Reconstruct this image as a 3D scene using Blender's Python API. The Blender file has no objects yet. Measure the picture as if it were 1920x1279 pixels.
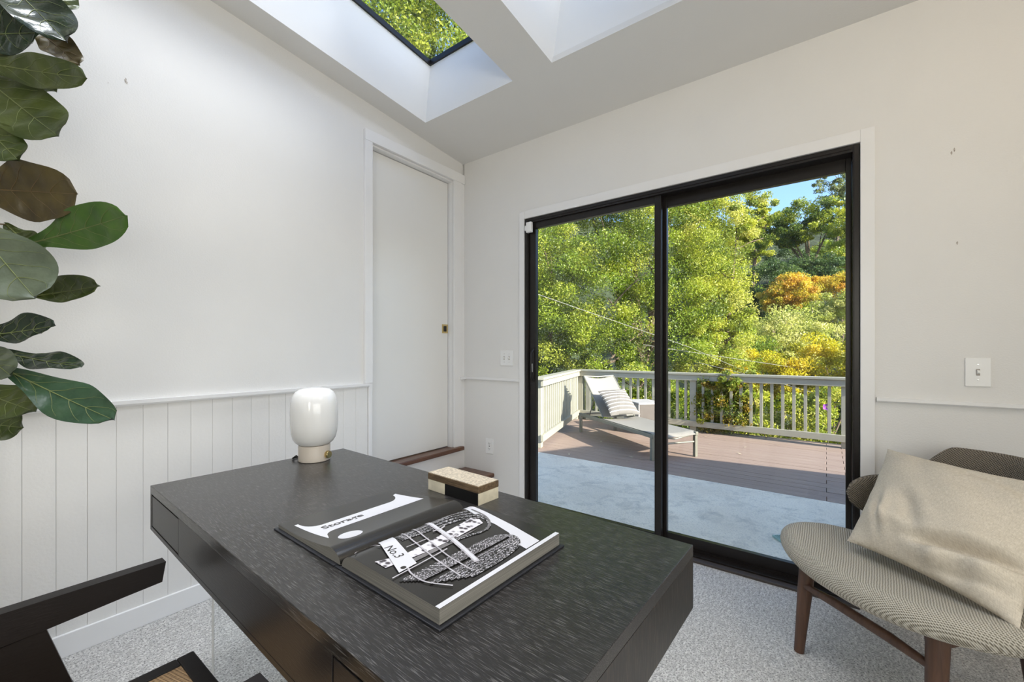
import bpy, bmesh, math, random
import numpy as np
from mathutils import Vector, Matrix
from mathutils.geometry import tessellate_polygon

random.seed(7)
SC = bpy.context.scene
COL = SC.collection
R = math.radians
PI = math.pi

# ------------------------------------------------------------------ camera
cam_d = bpy.data.cameras.new('camera')
cam = bpy.data.objects.new('camera', cam_d)
COL.objects.link(cam)
cam_d.sensor_width = 36.0
cam_d.lens = 787.83 * 36.0 / 1920.0
cam_d.shift_y = 18.3 / 1920.0
cam_d.clip_start = 0.02
cam_d.clip_end = 400
cam.location = (2.294, -2.4422, 1.15)
cam.rotation_euler = (R(90), 0, 0.6408)
SC.camera = cam

# ------------------------------------------------------------------ sky, sun, exposure
W = bpy.data.worlds.new('world')
SC.world = W
W.use_nodes = True
wn, wl = W.node_tree.nodes, W.node_tree.links
bg = wn['Background']
sky = wn.new('ShaderNodeTexSky')
sky.sky_type = 'NISHITA'
sky.sun_disc = False
sky.sun_elevation = R(26)
sky.sun_rotation = R(98.6)
sky.air_density = 1.0
sky.dust_density = 1.5
sky.ozone_density = 4.0
wl.new(sky.outputs[0], bg.inputs[0])
bg.inputs[1].default_value = 0.45

def lamp(name, kind, energy, color, loc, rot=None, size=None, to=None):
    d = bpy.data.lights.new(name, kind)
    d.energy = energy
    d.color = color
    o = bpy.data.objects.new(name, d)
    COL.objects.link(o)
    o.location = loc
    if rot: o.rotation_euler = rot
    if to is not None:
        o.rotation_euler = (Vector(to) - Vector(loc)).to_track_quat('-Z', 'Y').to_euler()
    if size:
        d.shape = 'RECTANGLE'
        d.size, d.size_y = size
    return o

SUN_DIR = Vector((.9887 * math.cos(R(25)), -.15 * math.cos(R(25)), math.sin(R(25))))   # towards the sun
sun = lamp('sun', 'SUN', 13.5, (1.0, .94, .84), (20, -6, 12), to=tuple(Vector((20, -6, 12)) - SUN_DIR))
sun.data.angle = R(0.35)
# daylight coming down the two roof lights; fill lamps outside two added windows
SKY_TILT = math.atan(.0953)
for o in (lamp('skylight_daylight', 'AREA', 7.6, (.95, .975, 1.0), (.40, -1.86, 3.115), (-SKY_TILT, 0, 0), (.28, 1.36)),
          lamp('skylight_daylight', 'AREA', 14, (.95, .975, 1.0), (1.494, -1.80, 3.109), (-SKY_TILT, 0, 0), (.52, 1.45))):
    o.data.spread = R(95)
lamp('window_daylight', 'AREA', 27, (1.0, .90, .76), (3.02, -4.62, 1.6), (R(90), 0, 0), (.8, 1.3))
lamp('window_daylight', 'AREA', 36, (1.0, .965, .92), (3.82, -2.6, 1.25), (R(90), 0, R(90)), (1.9, 1.0))

SC.view_settings.view_transform = 'Standard'
SC.view_settings.look = 'None'
SC.view_settings.exposure = 0.0
SC.view_settings.gamma = 1.0
SC.view_settings.use_curve_mapping = False

# ------------------------------------------------------------------ materials
def srgb(r, g, b):
    f = lambda c: (c / 255 / 12.92) if c / 255 <= .04045 else ((c / 255 + .055) / 1.055) ** 2.4
    return (f(r), f(g), f(b), 1)

MATS = {}
class M:
    """small wrapper round a node material"""
    def __init__(s, name, rough=.6, color=(.8, .8, .8, 1), coat=0, spec=.5, metal=0):
        s.m = bpy.data.materials.new(name); s.m.use_nodes = True
        s.t = s.m.node_tree; s.n = s.t.nodes; s.b = s.n['Principled BSDF']
        s.b.inputs['Base Color'].default_value = color
        s.b.inputs['Roughness'].default_value = rough
        s.b.inputs['Specular IOR Level'].default_value = spec
        s.b.inputs['Metallic'].default_value = metal
        s.b.inputs['Coat Weight'].default_value = coat
        s.b.inputs['Coat Roughness'].default_value = .05
        MATS[name] = s.m
    def new(s, k, **kw):
        n = s.n.new(k)
        for a, v in kw.items(): setattr(n, a, v)
        return n
    def link(s, a, b): s.t.links.new(a, b)
    def coord(s, which='Object', scale=(1, 1, 1), rot=(0, 0, 0)):
        tc = s.new('ShaderNodeTexCoord'); mp = s.new('ShaderNodeMapping')
        mp.inputs['Scale'].default_value = scale; mp.inputs['Rotation'].default_value = rot
        s.link(tc.outputs[which], mp.inputs[0]); return mp.outputs[0]
    def noise(s, vec, scale=5, detail=4, rough=.5, dist=0):
        n = s.new('ShaderNodeTexNoise')
        n.inputs['Scale'].default_value = scale; n.inputs['Detail'].default_value = detail
        n.inputs['Roughness'].default_value = rough; n.inputs['Distortion'].default_value = dist
        s.link(vec, n.inputs['Vector']); return n.outputs['Fac']
    def ramp(s, fac, stops, interp='LINEAR'):
        r = s.new('ShaderNodeValToRGB'); r.color_ramp.interpolation = interp
        e = r.color_ramp.elements
        while len(e) < len(stops): e.new(.5)
        for el, (p, c) in zip(e, stops):
            el.position = p; el.color = c if len(c) == 4 else (*c, 1)
        s.link(fac, r.inputs[0]); return r.outputs[0]
    def mix(s, fac, a, b, mode='MIX'):
        x = s.new('ShaderNodeMix', data_type='RGBA', blend_type=mode)
        for sock, v in ((x.inputs[0], fac), (x.inputs[6], a), (x.inputs[7], b)):
            if hasattr(v, 'is_linked'): s.link(v, sock)
            else: sock.default_value = v
        return x.outputs[2]
    def math(s, op, a, b=None, c=None):
        x = s.new('ShaderNodeMath', operation=op)
        for i, v in enumerate((a, b, c)):
            if v is None: continue
            if hasattr(v, 'is_linked'): s.link(v, x.inputs[i])
            else: x.inputs[i].default_value = v
        return x.outputs[0]
    def color(s, sock): s.link(sock, s.b.inputs['Base Color'])
    def bump(s, h, strength=.3, dist=.01):
        b = s.new('ShaderNodeBump'); b.inputs['Strength'].default_value = strength
        b.inputs['Distance'].default_value = dist
        s.link(h, b.inputs['Height']); s.link(b.outputs[0], s.b.inputs['Normal'])

def simple(name, color, rough=.5, var=.06, scale=8, bump=0, bscale=200, coat=0, spec=.5, metal=0):
    """a painted / plain surface: soft colour variation and a fine relief"""
    m = M(name, rough, color, coat, spec, metal)
    v = m.coord()
    n = m.noise(v, scale, 4)
    lo = tuple(c * (1 - var) for c in color[:3]); hi = tuple(min(1, c * (1 + var)) for c in color[:3])
    m.color(m.ramp(n, [(.3, lo), (.7, hi)]))
    if bump: m.bump(m.noise(v, bscale, 3), bump, .002)
    return m.m

# walls and trim
simple('wall_paint', (.79, .78, .76, 1), .55, .012, 3, .35, 160)
simple('ceiling_paint', (.76, .75, .725, 1), .6, .01, 3, .2, 150)
simple('skylight_paint', (.84, .84, .83, 1), .5, .01, 3)
simple('trim_paint', (.84, .835, .83, 1), .35, .015, 6, .1, 60)
simple('plank_paint', (.80, .785, .76, 1), .45, .02, 6, .35, 90)
simple('door_paint', (.82, .81, .78, 1), .35, .012, 2, .05, 40)
simple('plate_plastic', (.86, .86, .85, 1), .3, .01)
simple('slot_dark', (.03, .03, .03, 1), .5)
simple('bronze_aluminium', (.013, .0105, .0095, 1), .3, .15, 20, spec=.35)
simple('sill_brown', (.06, .05, .045, 1), .5, .15, 20)
simple('chip_plaster', (.42, .38, .34, 1), .8, .4, 150)
simple('brass', (.62, .48, .22, 1), .28, .1, 60, metal=1)
simple('steel', (.5, .5, .5, 1), .3, .05, 60, metal=1)

# carpet
m = M('carpet', .95, spec=.1)
v = m.coord()
n1 = m.noise(v, 150, 3, .75); n2 = m.noise(v, 2.5, 3)
vs = m.coord(scale=(1, .35, 1), rot=(0, 0, .2)); n3 = m.noise(vs, 90, 3, .6)
c = m.ramp(n1, [(.36, (.10, .097, .093)), (.47, (.66, .645, .615)), (.62, (.92, .90, .87))])
c = m.mix(m.ramp(n3, [(.38, (.5, .5, .5, 1)), (.6, (1, 1, 1, 1))]), (.3, .29, .28, 1), c)
c = m.mix(.12, c, m.ramp(n2, [(.3, (.35, .34, .33)), (.7, (.7, .69, .68))]))
m.color(c)
m.bump(m.math('ADD', n1, n3), 1.0, .006)

# desk: dark oak with pale open pores, grain along x or along z
def dark_oak(name, scale, base=(.010, .0092, .009, 1), pore=(.125, .12, .12, 1), rough=.28, spec=.45):
    m = M(name, rough, base, spec=spec, coat=.22 if name == 'desk_oak' else 0); m.b.inputs['Coat Roughness'].default_value = .2
    v = m.coord(scale=scale)
    n = m.noise(v, 1, 2, .5); big = m.noise(m.coord(scale=(2, 2, 2)), 1.5, 3)
    f = m.ramp(n, [(.56, (0, 0, 0)), (.69, (1, 1, 1))])
    b2 = m.mix(m.ramp(big, [(.3, (0, 0, 0)), (.7, (1, 1, 1))]), base, tuple(c * 1.7 for c in base[:3]) + (1,))
    m.color(m.mix(f, b2, pore))
    m.bump(n, .25, .001)
dark_oak('desk_oak', (34, 900, 900))
dark_oak('desk_oak_end', (520, 520, 30), pore=(.075, .058, .045, 1))
dark_oak('desk_front', (60, 500, 500), (.013, .011, .011, 1), (.03, .027, .026, 1), .32, .4)
dark_oak('chair_ebony', (60, 60, 400), (.009, .0075, .0075, 1), (.011, .009, .009, 1), .45, .22)
# walnut for lounge chair
def wood(name, a, b, scale, rough=.45):
    m = M(name, rough)
    v = m.coord(scale=scale)
    n = m.noise(v, 1, 5, .6, .6)
    m.color(m.ramp(n, [(.3, a), (.7, b)])); m.bump(n, .1, .001)
wood('walnut', (.055, .026, .016), (.12, .06, .036), (60, 60, 6))
wood('tread_wood', (.075, .032, .018), (.17, .078, .044), (60, 5, 60), .3)
wood('box_wood', (.05, .03, .015), (.20, .135, .075), (22, 190, 190), .5)
simple('box_top', (.50, .43, .33, 1), .5, .38, 190, .2, 190)
simple('box_bone', (.68, .625, .49, 1), .4, .12, 40)
simple('box_black', (.006, .006, .006, 1), .35)
# glass
def glass(name, tint=(1, 1, 1, 1), ior=1.5, boost=1.0):
    m = M(name)
    tr = m.new('ShaderNodeBsdfTransparent'); tr.inputs[0].default_value = tint
    gl = m.new('ShaderNodeBsdfGlossy'); gl.inputs['Roughness'].default_value = .0
    ge = m.new('ShaderNodeNewGeometry'); vm = m.new('ShaderNodeVectorMath', operation='DOT_PRODUCT')
    m.link(ge.outputs['Normal'], vm.inputs[0]); m.link(ge.outputs['Incoming'], vm.inputs[1])
    k = m.math('SUBTRACT', 1.0, m.math('ABSOLUTE', vm.outputs['Value']))      # Schlick, the same from both sides
    f0 = ((ior - 1) / (ior + 1)) ** 2
    fr = m.math('ADD', m.math('MULTIPLY', m.math('POWER', k, 5.0), 1 - f0), f0)
    mx = m.new('ShaderNodeMixShader')
    m.link(m.math('MULTIPLY', fr, boost), mx.inputs[0]); m.link(tr.outputs[0], mx.inputs[1]); m.link(gl.outputs[0], mx.inputs[2])
    m.link(mx.outputs[0], m.n['Material Output'].inputs[0])
glass('pane_glass', (.97, .985, .98, 1), 1.35)
glass('acrylic', (.97, .98, .98, 1), 1.3)
simple('acrylic_edge', (.88, .9, .9, 1), .2)
m = M('opal_glass', .12, (.75, .75, .745, 1), spec=.5)
m.b.inputs['Subsurface Weight'].default_value = .6
m.b.inputs['Subsurface Radius'].default_value = (.05, .05, .05)
m.b.inputs['Subsurface Scale'].default_value = 1
simple('lamp_base', (.60, .54, .475, 1), .35, .02)
simple('cord_black', (.01, .01, .01, 1), .5)
# book
simple('page_black', (.018, .017, .016, 1), .22, .05, spec=.6)
simple('page_white', (.62, .62, .66, 1), .3, .02)
simple('print_grey', (.45, .43, .46, 1), .3, .25, 90)
simple('print_mid', (.16, .15, .155, 1), .3, .3, 60)
simple('cover_cloth', (.012, .013, .018, 1), .45, .2, 100)
m = M('page_edges', .7)
v = m.coord(scale=(3, 3, 1400)); n = m.noise(v, 1, 2)
m.color(m.ramp(n, [(.3, (.09, .086, .078)), (.7, (.25, .24, .215))]))
def braid(name, lo, hi, su, sv):
    m = M(name, .3)
    v = m.coord('UV', scale=(su, sv, 1), rot=(0, 0, .5))
    w = m.new('ShaderNodeTexVoronoi'); w.inputs['Scale'].default_value = 1
    m.link(v, w.inputs['Vector'])
    m.color(m.ramp(w.outputs['Distance'], [(.28, hi), (.5, lo)], 'LINEAR'))
braid('print_braid', (.02, .02, .02), (.62, .6, .64), 260, 330)
braid('print_braid_fine', (.03, .028, .03), (.6, .58, .62), 420, 520)
braid('print_dots', (.68, .66, .7), (.05, .04, .05), 70, 90)
# woven upholstery
def tweed(name, dark, light, pitch):
    m = M(name, .9, spec=.15)
    tc = m.new('ShaderNodeTexCoord')
    nz = m.new('ShaderNodeTexNoise'); nz.inputs['Scale'].default_value = 60
    m.link(tc.outputs['UV'], nz.inputs['Vector'])
    sep = m.new('ShaderNodeSeparateXYZ'); m.link(tc.outputs['UV'], sep.inputs[0])
    k = 2 * PI / pitch
    jit = m.math('MULTIPLY', nz.outputs['Fac'], 1.5)
    sx = m.math('SINE', m.math('ADD', m.math('MULTIPLY', sep.outputs[0], k), jit))
    sy = m.math('SINE', m.math('ADD', m.math('MULTIPLY', sep.outputs[1], k), jit))
    p = m.math('ADD', m.math('MULTIPLY', m.math('MULTIPLY', sx, sy), .5), .5)
    m.color(m.ramp(p, [(.22, dark), (.62, light)]))
    m.bump(p, .8, .004)
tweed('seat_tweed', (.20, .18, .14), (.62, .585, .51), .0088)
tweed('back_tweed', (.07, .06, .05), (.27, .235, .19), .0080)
m = M('linen', .92, spec=.1)
v = m.coord('UV', scale=(500, 90, 1)); n = m.noise(v, 1, 3)
v2 = m.coord('UV', scale=(90, 500, 1)); n2 = m.noise(v2, 1, 3)
m.color(m.ramp(m.math('MULTIPLY', m.math('ADD', n, n2), .5), [(.35, (.52, .46, .37)), (.65, (.72, .655, .55))]))
m.bump(m.math('ADD', n, n2), .25, .002)
# cane
m = M('cane', .6)
v = m.coord('UV'); tc = v
sep = m.new('ShaderNodeSeparateXYZ'); m.link(v, sep.inputs[0])
k = 2 * PI / .017
a = m.math('SINE', m.math('MULTIPLY', m.math('ADD', sep.outputs[0], sep.outputs[1]), k))
b_ = m.math('SINE', m.math('MULTIPLY', m.math('SUBTRACT', sep.outputs[0], sep.outputs[1]), k * 1.6))
p = m.math('ADD', m.math('MULTIPLY', m.math('MULTIPLY', a, b_), .5), .5)
c = m.ramp(p, [(.12, (.10, .05, .02)), (.4, (.42, .26, .125)), (.85, (.62, .42, .23))])
m.color(m.mix(.3, c, m.ramp(m.noise(m.coord('UV', scale=(200, 40, 1)), 1, 2), [(.3, (.1, .05, .02)), (.7, (.5, .33, .17))])))
m.bump(p, .8, .004)
# plant
def leafmat(name, a, b, rough=.3):
    m = M(name, rough, spec=.5)
    v = m.coord(); n = m.noise(v, 14, 4)
    m.color(m.ramp(n, [(.3, a), (.7, b)])); m.bump(m.noise(v, 55, 2), .35, .004)
leafmat('fig_dark', (.010, .022, .012), (.022, .042, .02), .20)
leafmat('fig_mid', (.032, .052, .010), (.072, .095, .018), .36)
leafmat('fig_bright', (.035, .095, .012), (.075, .16, .022), .4)
leafmat('fig_teal', (.018, .05, .026), (.04, .085, .04), .33)
leafmat('fig_grey', (.06, .08, .05), (.11, .135, .085), .42)
leafmat('fig_bronze', (.045, .032, .012), (.10, .075, .018), .4)
simple('fig_vein', (.17, .20, .07, 1), .5, .15, 40)
simple('fig_vein_brown', (.15, .10, .045, 1), .5, .15, 40)
simple('fig_bark', (.10, .07, .045, 1), .8, .3, 40, .4, 60)
simple('pot_clay', (.55, .53, .5, 1), .6)
# outdoors
m = M('concrete', .9, spec=.2)
v = m.coord(); n = m.noise(v, 1.6, 6, .6); n2 = m.noise(v, 75, 4, .75); n3 = m.noise(v, 7, 7, .7, .4)
c = m.ramp(n, [(.3, (.72, .64, .52)), (.7, (.88, .80, .66))])
c = m.mix(m.ramp(n3, [(.50, (0, 0, 0)), (.74, (.75, .75, .75))]), c, (.40, .375, .33, 1))
c = m.mix(m.ramp(n2, [(.30, (.65, .65, .65)), (.48, (0, 0, 0))]), c, (.30, .285, .26, 1))
m.color(c); m.bump(m.math('ADD', n2, n3), .6, .006)
m = M('deck_wood', .6, spec=.3)
v = m.coord(scale=(3, 60, 60)); n = m.noise(v, 1, 5, .6)
oi = m.new('ShaderNodeObjectInfo')
c = m.ramp(n, [(.25, (.215, .15, .12)), (.75, (.385, .295, .24))])
m.color(m.mix(m.math('MULTIPLY', oi.outputs['Random'], .35), c, (.26, .18, .15, 1))); m.bump(n, .2, .003)
simple('rail_paint', (.36, .345, .275, 1), .5, .05, 6, .15, 60)
simple('lounger_frame', (.17, .165, .13, 1), .4, .08, 20)
m = M('sling', .8, spec=.2)
v = m.coord(); n = m.noise(v, 220, 2); m.color(m.ramp(n, [(.3, (.23, .215, .19)), (.7, (.31, .29, .255))]))
simple('sling_dark', (.05, .06, .075, 1), .6, .15, 80)
m = M('striped_cloth', .9, spec=.1)
tc = m.new('ShaderNodeTexCoord'); sep = m.new('ShaderNodeSeparateXYZ'); m.link(tc.outputs['UV'], sep.inputs[0])
fr = m.math('FRACT', m.math('MULTIPLY', sep.outputs[1], 17.0))
m.color(m.ramp(fr, [(.0, (.17, .16, .145)), (.77, (.19, .175, .16)), (.80, (.58, .57, .54)), (.97, (.58, .57, .54)), (1.0, (.17, .16, .145))]))
simple('crate_grey', (.42, .40, .385, 1), .7, .08, 10)
simple('crate_dark', (.10, .085, .075, 1), .7, .1, 10)
simple('grate_green', (.30, .46, .42, 1), .5, .1, 60)
simple('bark', (.15, .11, .075, 1), .9, .35, 12, .5, 30)
simple('cable_grey', (.22, .215, .20, 1), .5)
simple('petal', (.42, .12, .62, 1), .5)
simple('dry_leaf', (.52, .44, .30, 1), .8, .3, 200)
simple('siding', (.55, .54, .50, 1), .7, .05, 4)
simple('roofing', (.20, .19, .18, 1), .9, .2, 20)
simple('soil', (.03, .042, .014, 1), 1, .6, 2.2)
m = M('foliage', .5)
at = m.new('ShaderNodeAttribute'); at.attribute_name = 'leaf_color'
df = m.new('ShaderNodeBsdfDiffuse'); tl = m.new('ShaderNodeBsdfTranslucent'); gl = m.new('ShaderNodeBsdfGlossy')
gl.inputs['Roughness'].default_value = .45
m.link(at.outputs['Color'], df.inputs[0])
m.link(m.mix(.3, at.outputs['Color'], (1, .95, .3, 1), 'MULTIPLY'), tl.inputs[0])
mx = m.new('ShaderNodeMixShader'); mx.inputs[0].default_value = .48
m.link(df.outputs[0], mx.inputs[1]); m.link(tl.outputs[0], mx.inputs[2])
mx2 = m.new('ShaderNodeMixShader'); mx2.inputs[0].default_value = .03
m.link(mx.outputs[0], mx2.inputs[1]); m.link(gl.outputs[0], mx2.inputs[2])
m.link(mx2.outputs[0], m.n['Material Output'].inputs[0])

# ------------------------------------------------------------------ mesh helpers
class MB:
    """collects shapes into one mesh"""
    def __init__(s): s.v = []; s.f = []; s.uv = []; s.has_uv = False; s.mi = []
    def add(s, vs, fs, uvs=None, mat=0):
        o = len(s.v); s.v += [tuple(v) for v in vs]
        for i, f in enumerate(fs):
            s.f.append(tuple(o + k for k in f)); s.mi.append(mat)
            if uvs is not None: s.has_uv = True; s.uv += [uvs[k] for k in f]
            else: s.uv += [(0, 0)] * len(f)
        return s
    def box(s, x0, x1, y0, y1, z0, z1, bev=0, mat=0, mtx=None):
        bm = bmesh.new(); bmesh.ops.create_cube(bm, size=1)
        for v in bm.verts:
            v.co = ((x0 + x1) / 2 + v.co.x * (x1 - x0), (y0 + y1) / 2 + v.co.y * (y1 - y0), (z0 + z1) / 2 + v.co.z * (z1 - z0))
        if bev: bmesh.ops.bevel(bm, geom=list(bm.edges), offset=bev, segments=2, affect='EDGES', profile=.5)
        return s.bm(bm, mat, mtx)
    def bm(s, bm, mat=0, mtx=None):
        bm.verts.index_update()
        vs = [(mtx @ v.co if mtx else v.co)[:] for v in bm.verts]
        fs = [[v.index for v in f.verts] for f in bm.faces]
        bm.free(); return s.add(vs, fs, None, mat)
    def prism(s, poly, axis, a, b, mat=0):
        """polygon in the two other axes, extruded along axis from a to b"""
        n = len(poly)
        def P(p, q): return {'x': (q, p[0], p[1]), 'y': (p[0], q, p[1]), 'z': (p[0], p[1], q)}[axis]
        vs = [P(p, a) for p in poly] + [P(p, b) for p in poly]
        fs = [list(range(n))[::-1], list(range(n, 2 * n))] + [[i, (i + 1) % n, n + (i + 1) % n, n + i] for i in range(n)]
        return s.add(vs, fs, None, mat)
    def tube(s, pts, rad, seg=8, mat=0, cap=True):
        pts = [Vector(p) for p in pts]; n = len(pts)
        rad = rad if hasattr(rad, '__len__') else [rad] * n
        vs = []; up = None
        for i, p in enumerate(pts):
            d = (pts[min(i + 1, n - 1)] - pts[max(i - 1, 0)]).normalized()
            if up is None:
                up = Vector((0, 0, 1)) if abs(d.z) < .9 else Vector((1, 0, 0))
            x = d.cross(up).normalized(); y = x.cross(d).normalized(); up = y
            r = rad[i]; rx, ry = r if isinstance(r, tuple) else (r, r)
            for k in range(seg):
                a = 2 * PI * k / seg
                vs.append(p + x * math.cos(a) * rx + y * math.sin(a) * ry)
        fs = []
        for i in range(n - 1):
            for k in range(seg):
                k2 = (k + 1) % seg
                fs.append((i * seg + k, i * seg + k2, (i + 1) * seg + k2, (i + 1) * seg + k))
        if cap: fs += [tuple(range(seg))[::-1], tuple((n - 1) * seg + k for k in range(seg))]
        return s.add(vs, fs, None, mat)
    def lathe(s, prof, seg=32, c=(0, 0, 0), mat=0, mtx=None):
        vs = []; fs = []
        for r, z in prof:
            for k in range(seg):
                a = 2 * PI * k / seg
                p = Vector((c[0] + r * math.cos(a), c[1] + r * math.sin(a), c[2] + z))
                vs.append(mtx @ p if mtx else p)
        for i in range(len(prof) - 1):
            for k in range(seg):
                k2 = (k + 1) % seg
                fs.append((i * seg + k, i * seg + k2, (i + 1) * seg + k2, (i + 1) * seg + k))
        fs.append(tuple(range(seg))[::-1]); fs.append(tuple((len(prof) - 1) * seg + k for k in range(seg)))
        return s.add(vs, fs, None, mat)
    def grid(s, fn, nu, nv, uvfn=None, mat=0, closed_u=False, flip=False):
        vs = []; uvs = []; fs = []
        for j in range(nv + 1):
            for i in range(nu + 1):
                vs.append(fn(i / nu, j / nv)); uvs.append(uvfn(i / nu, j / nv) if uvfn else (i / nu, j / nv))
        w = nu + 1
        for j in range(nv):
            for i in range(nu):
                q = (j * w + i, j * w + i + 1, (j + 1) * w + i + 1, (j + 1) * w + i)
                fs.append(q[::-1] if flip else q)
        return s.add(vs, fs, uvs, mat)
    def shift(s, d):
        s.v = [(a + d[0], b + d[1], c + d[2]) for a, b, c in s.v]; return s
    def obj(s, name, mat, parent=None, smooth=False, weld=False):
        me = bpy.data.meshes.new(name)
        me.from_pydata([tuple(v) for v in s.v], [], s.f)
        mats = mat if isinstance(mat, (list, tuple)) else [mat]
        for k in mats: me.materials.append(MATS[k])
        if len(mats) > 1: me.polygons.foreach_set('material_index', s.mi)
        if s.has_uv:
            l = me.uv_layers.new(name='UVMap')
            l.data.foreach_set('uv', [c for u in s.uv for c in u])
        if weld or smooth:
            bm = bmesh.new(); bm.from_mesh(me)
            if weld: bmesh.ops.remove_doubles(bm, verts=bm.verts, dist=1e-5)
            bmesh.ops.recalc_face_normals(bm, faces=bm.faces)
            bm.to_mesh(me); bm.free()
        if smooth:
            me.polygons.foreach_set('use_smooth', [True] * len(me.polygons))
            try: me.set_sharp_from_angle(angle=R(40) if smooth is True else R(smooth))
            except Exception: pass
        me.update()
        o = bpy.data.objects.new(name, me); COL.objects.link(o)
        if parent: o.parent = parent
        return o

def tag(o, label=None, cat=None, group=None, kind=None):
    if label: o['label'] = label
    if cat: o['category'] = cat
    if group: o['group'] = group
    if kind: o['kind'] = kind
    return o
def empty(name, loc=(0, 0, 0), rz=0, label=None, cat=None, group=None, kind=None):
    o = bpy.data.objects.new(name, None); COL.objects.link(o)
    o.empty_display_size = .1; o.location = loc; o.rotation_euler = (0, 0, rz)
    return tag(o, label, cat, group, kind)
def struct(name, mb, mat, label=None, smooth=False):
    return tag(mb.obj(name, mat, None, smooth), label, None, None, 'structure')
def share(o, name, loc, parent, rot=None):
    c = o.copy(); c.name = name; COL.objects.link(c); c.location = loc; c.parent = parent
    if rot: c.rotation_euler = rot
    return c

# ------------------------------------------------------------------ the room
ZC, SL = 2.627, .0953                 # ceiling height at the back wall and its slope
def zc(y): return ZC - SL * y
WX, RY = 3.6, -4.4                    # right wall, rear wall
DX0, DX1, DZ = .585, 2.419, 2.083     # sliding door opening
PY0, PY1, PZ0, PZ1 = -.845, -.120, .405, 2.462   # opening of the raised door in the left wall
RISE = .30

b = MB().box(-.2, WX + .2, RY - .2, .0, -.12, 0)
floor = struct('floor', b, 'carpet', 'pale grey flecked loop carpet covering the floor')

b = MB()
XW = -.012
def lwall(y0, y1, z0, z1=None):
    b.prism([(y0, z0), (y1, z0), (y1, z1 if z1 else zc(y1) + RISE), (y0, z1 if z1 else zc(y0) + RISE)], 'x', XW - .14, XW)
lwall(RY - .14, PY0, 0); lwall(PY0, PY1, PZ1); lwall(PY0, PY1, 0, PZ0 - .03); lwall(PY1, .14, 0)
wall_left = struct('wall_left', b, 'wall_paint', 'smooth off-white wall with painted boards below its chair rail')
b = MB()
b.box(0, DX0, 0, .14, 0, ZC + RISE); b.box(DX1, WX + .14, 0, .14, 0, ZC + RISE); b.box(DX0, DX1, 0, .14, DZ, ZC + RISE)
wall_back = struct('wall_back', b, 'wall_paint', 'warm off-white wall around the black sliding glass door')
b = MB()
def rwall(y0, y1, z0, z1=None):
    b.prism([(y0, z0), (y1, z0), (y1, z1 if z1 else zc(y1) + RISE), (y0, z1 if z1 else zc(y0) + RISE)], 'x', WX, WX + .14)
rwall(RY - .14, -3.55, 0); rwall(-1.65, 0, 0); rwall(-3.55, -1.65, 0, .70); rwall(-3.55, -1.65, 1.75)
wall_right = struct('wall_right', b, 'wall_paint')
b = MB()
H = zc(RY) + RISE
b.box(0, 2.6, RY - .14, RY, 0, H); b.box(3.45, WX, RY - .14, RY, 0, H); b.box(2.6, 3.45, RY - .14, RY, 0, .95); b.box(2.6, 3.45, RY - .14, RY, 2.25, H)
wall_rear = struct('wall_rear', b, 'wall_paint')

# sloping ceiling with two skylight wells
HOLES = [(.147, .875, -2.62, -.533), (1.131, 1.857, -2.62, -.525)]
def slab(mb, x0, x1, y0, y1, lo, hi):
    mb.prism([(y0, zc(y0) + lo), (y1, zc(y1) + lo), (y1, zc(y1) + hi), (y0, zc(y0) + hi)], 'x', x0, x1)
b = MB()
ys = -.53
for x0, x1 in ((-.012, .147), (.875, 1.131), (1.857, WX)): slab(b, x0, x1, -2.62, ys, 0, .03)
slab(b, .147, .875, -.533, ys, 0, .03)
slab(b, -.012, WX, ys, 0, 0, .03); slab(b, -.012, WX, RY, -2.62, 0, .03)
ceiling = struct('ceiling', b, 'ceiling_paint', 'plain white ceiling sloping up from the sliding door, with two skylight wells')
INX, INY, GH = .08, .03, .345
for k, (x0, x1, y0, y1) in enumerate(HOLES):
    lo = [(x0, y0), (x1, y0), (x1, y1), (x0, y1)]
    hi = [(x0 + INX, y0 + INY), (x1 - INX, y0 + INY), (x1 - INX, y1 - INY), (x0 + INX, y1 - INY)]
    b = MB()
    vs = [(x, y, zc(y) + .0005) for x, y in lo] + [(x, y, zc(y) + GH - .02) for x, y in hi]
    out = [(x + (.02 if x > (x0 + x1) / 2 else -.02), y + (.02 if y > (y0 + y1) / 2 else -.02)) for x, y in lo]
    oh = [(x + (.02 if x > (x0 + x1) / 2 else -.02), y + (.02 if y > (y0 + y1) / 2 else -.02)) for x, y in hi]
    vs += [(x, y, zc(y) + .01) for x, y in out] + [(x, y, zc(y) + GH - .02) for x, y in oh]
    fs = []
    for i in range(4):
        j = (i + 1) % 4
        fs += [(i, 4 + i, 4 + j, j), (8 + i, 8 + j, 12 + j, 12 + i), (i, j, 8 + j, 8 + i), (4 + i, 12 + i, 12 + j, 4 + j)]
    b.add(vs, fs)
    well = b.obj('skylight_well', 'skylight_paint', ceiling)
    # window frame and pane
    w = empty('window_%d' % (k + 1), (0, 0, 0), kind='structure')
    tag(w, ['skylight over the raised white door, trees showing through it', 'second skylight well to the right, its pane out of sight'][k])
    f = MB()
    gx0, gx1, gy0, gy1 = x0 + INX, x1 - INX, y0 + INY, y1 - INY
    t = .012
    slab(f, gx0, gx0 + t, gy0, gy1, GH - .0195, GH + .012); slab(f, gx1 - t, gx1, gy0, gy1, GH - .0195, GH + .012)
    slab(f, gx0 + t, gx1 - t, gy0, gy0 + t, GH - .0195, GH + .012); slab(f, gx0 + t, gx1 - t, gy1 - t, gy1, GH - .0195, GH + .012)
    f.obj('window_frame', 'bronze_aluminium', w)
    g = MB(); slab(g, gx0 + t, gx1 - t, gy0 + t, gy1 - t, GH - .003, GH + .003); g.obj('pane', 'pane_glass', w)
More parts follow.
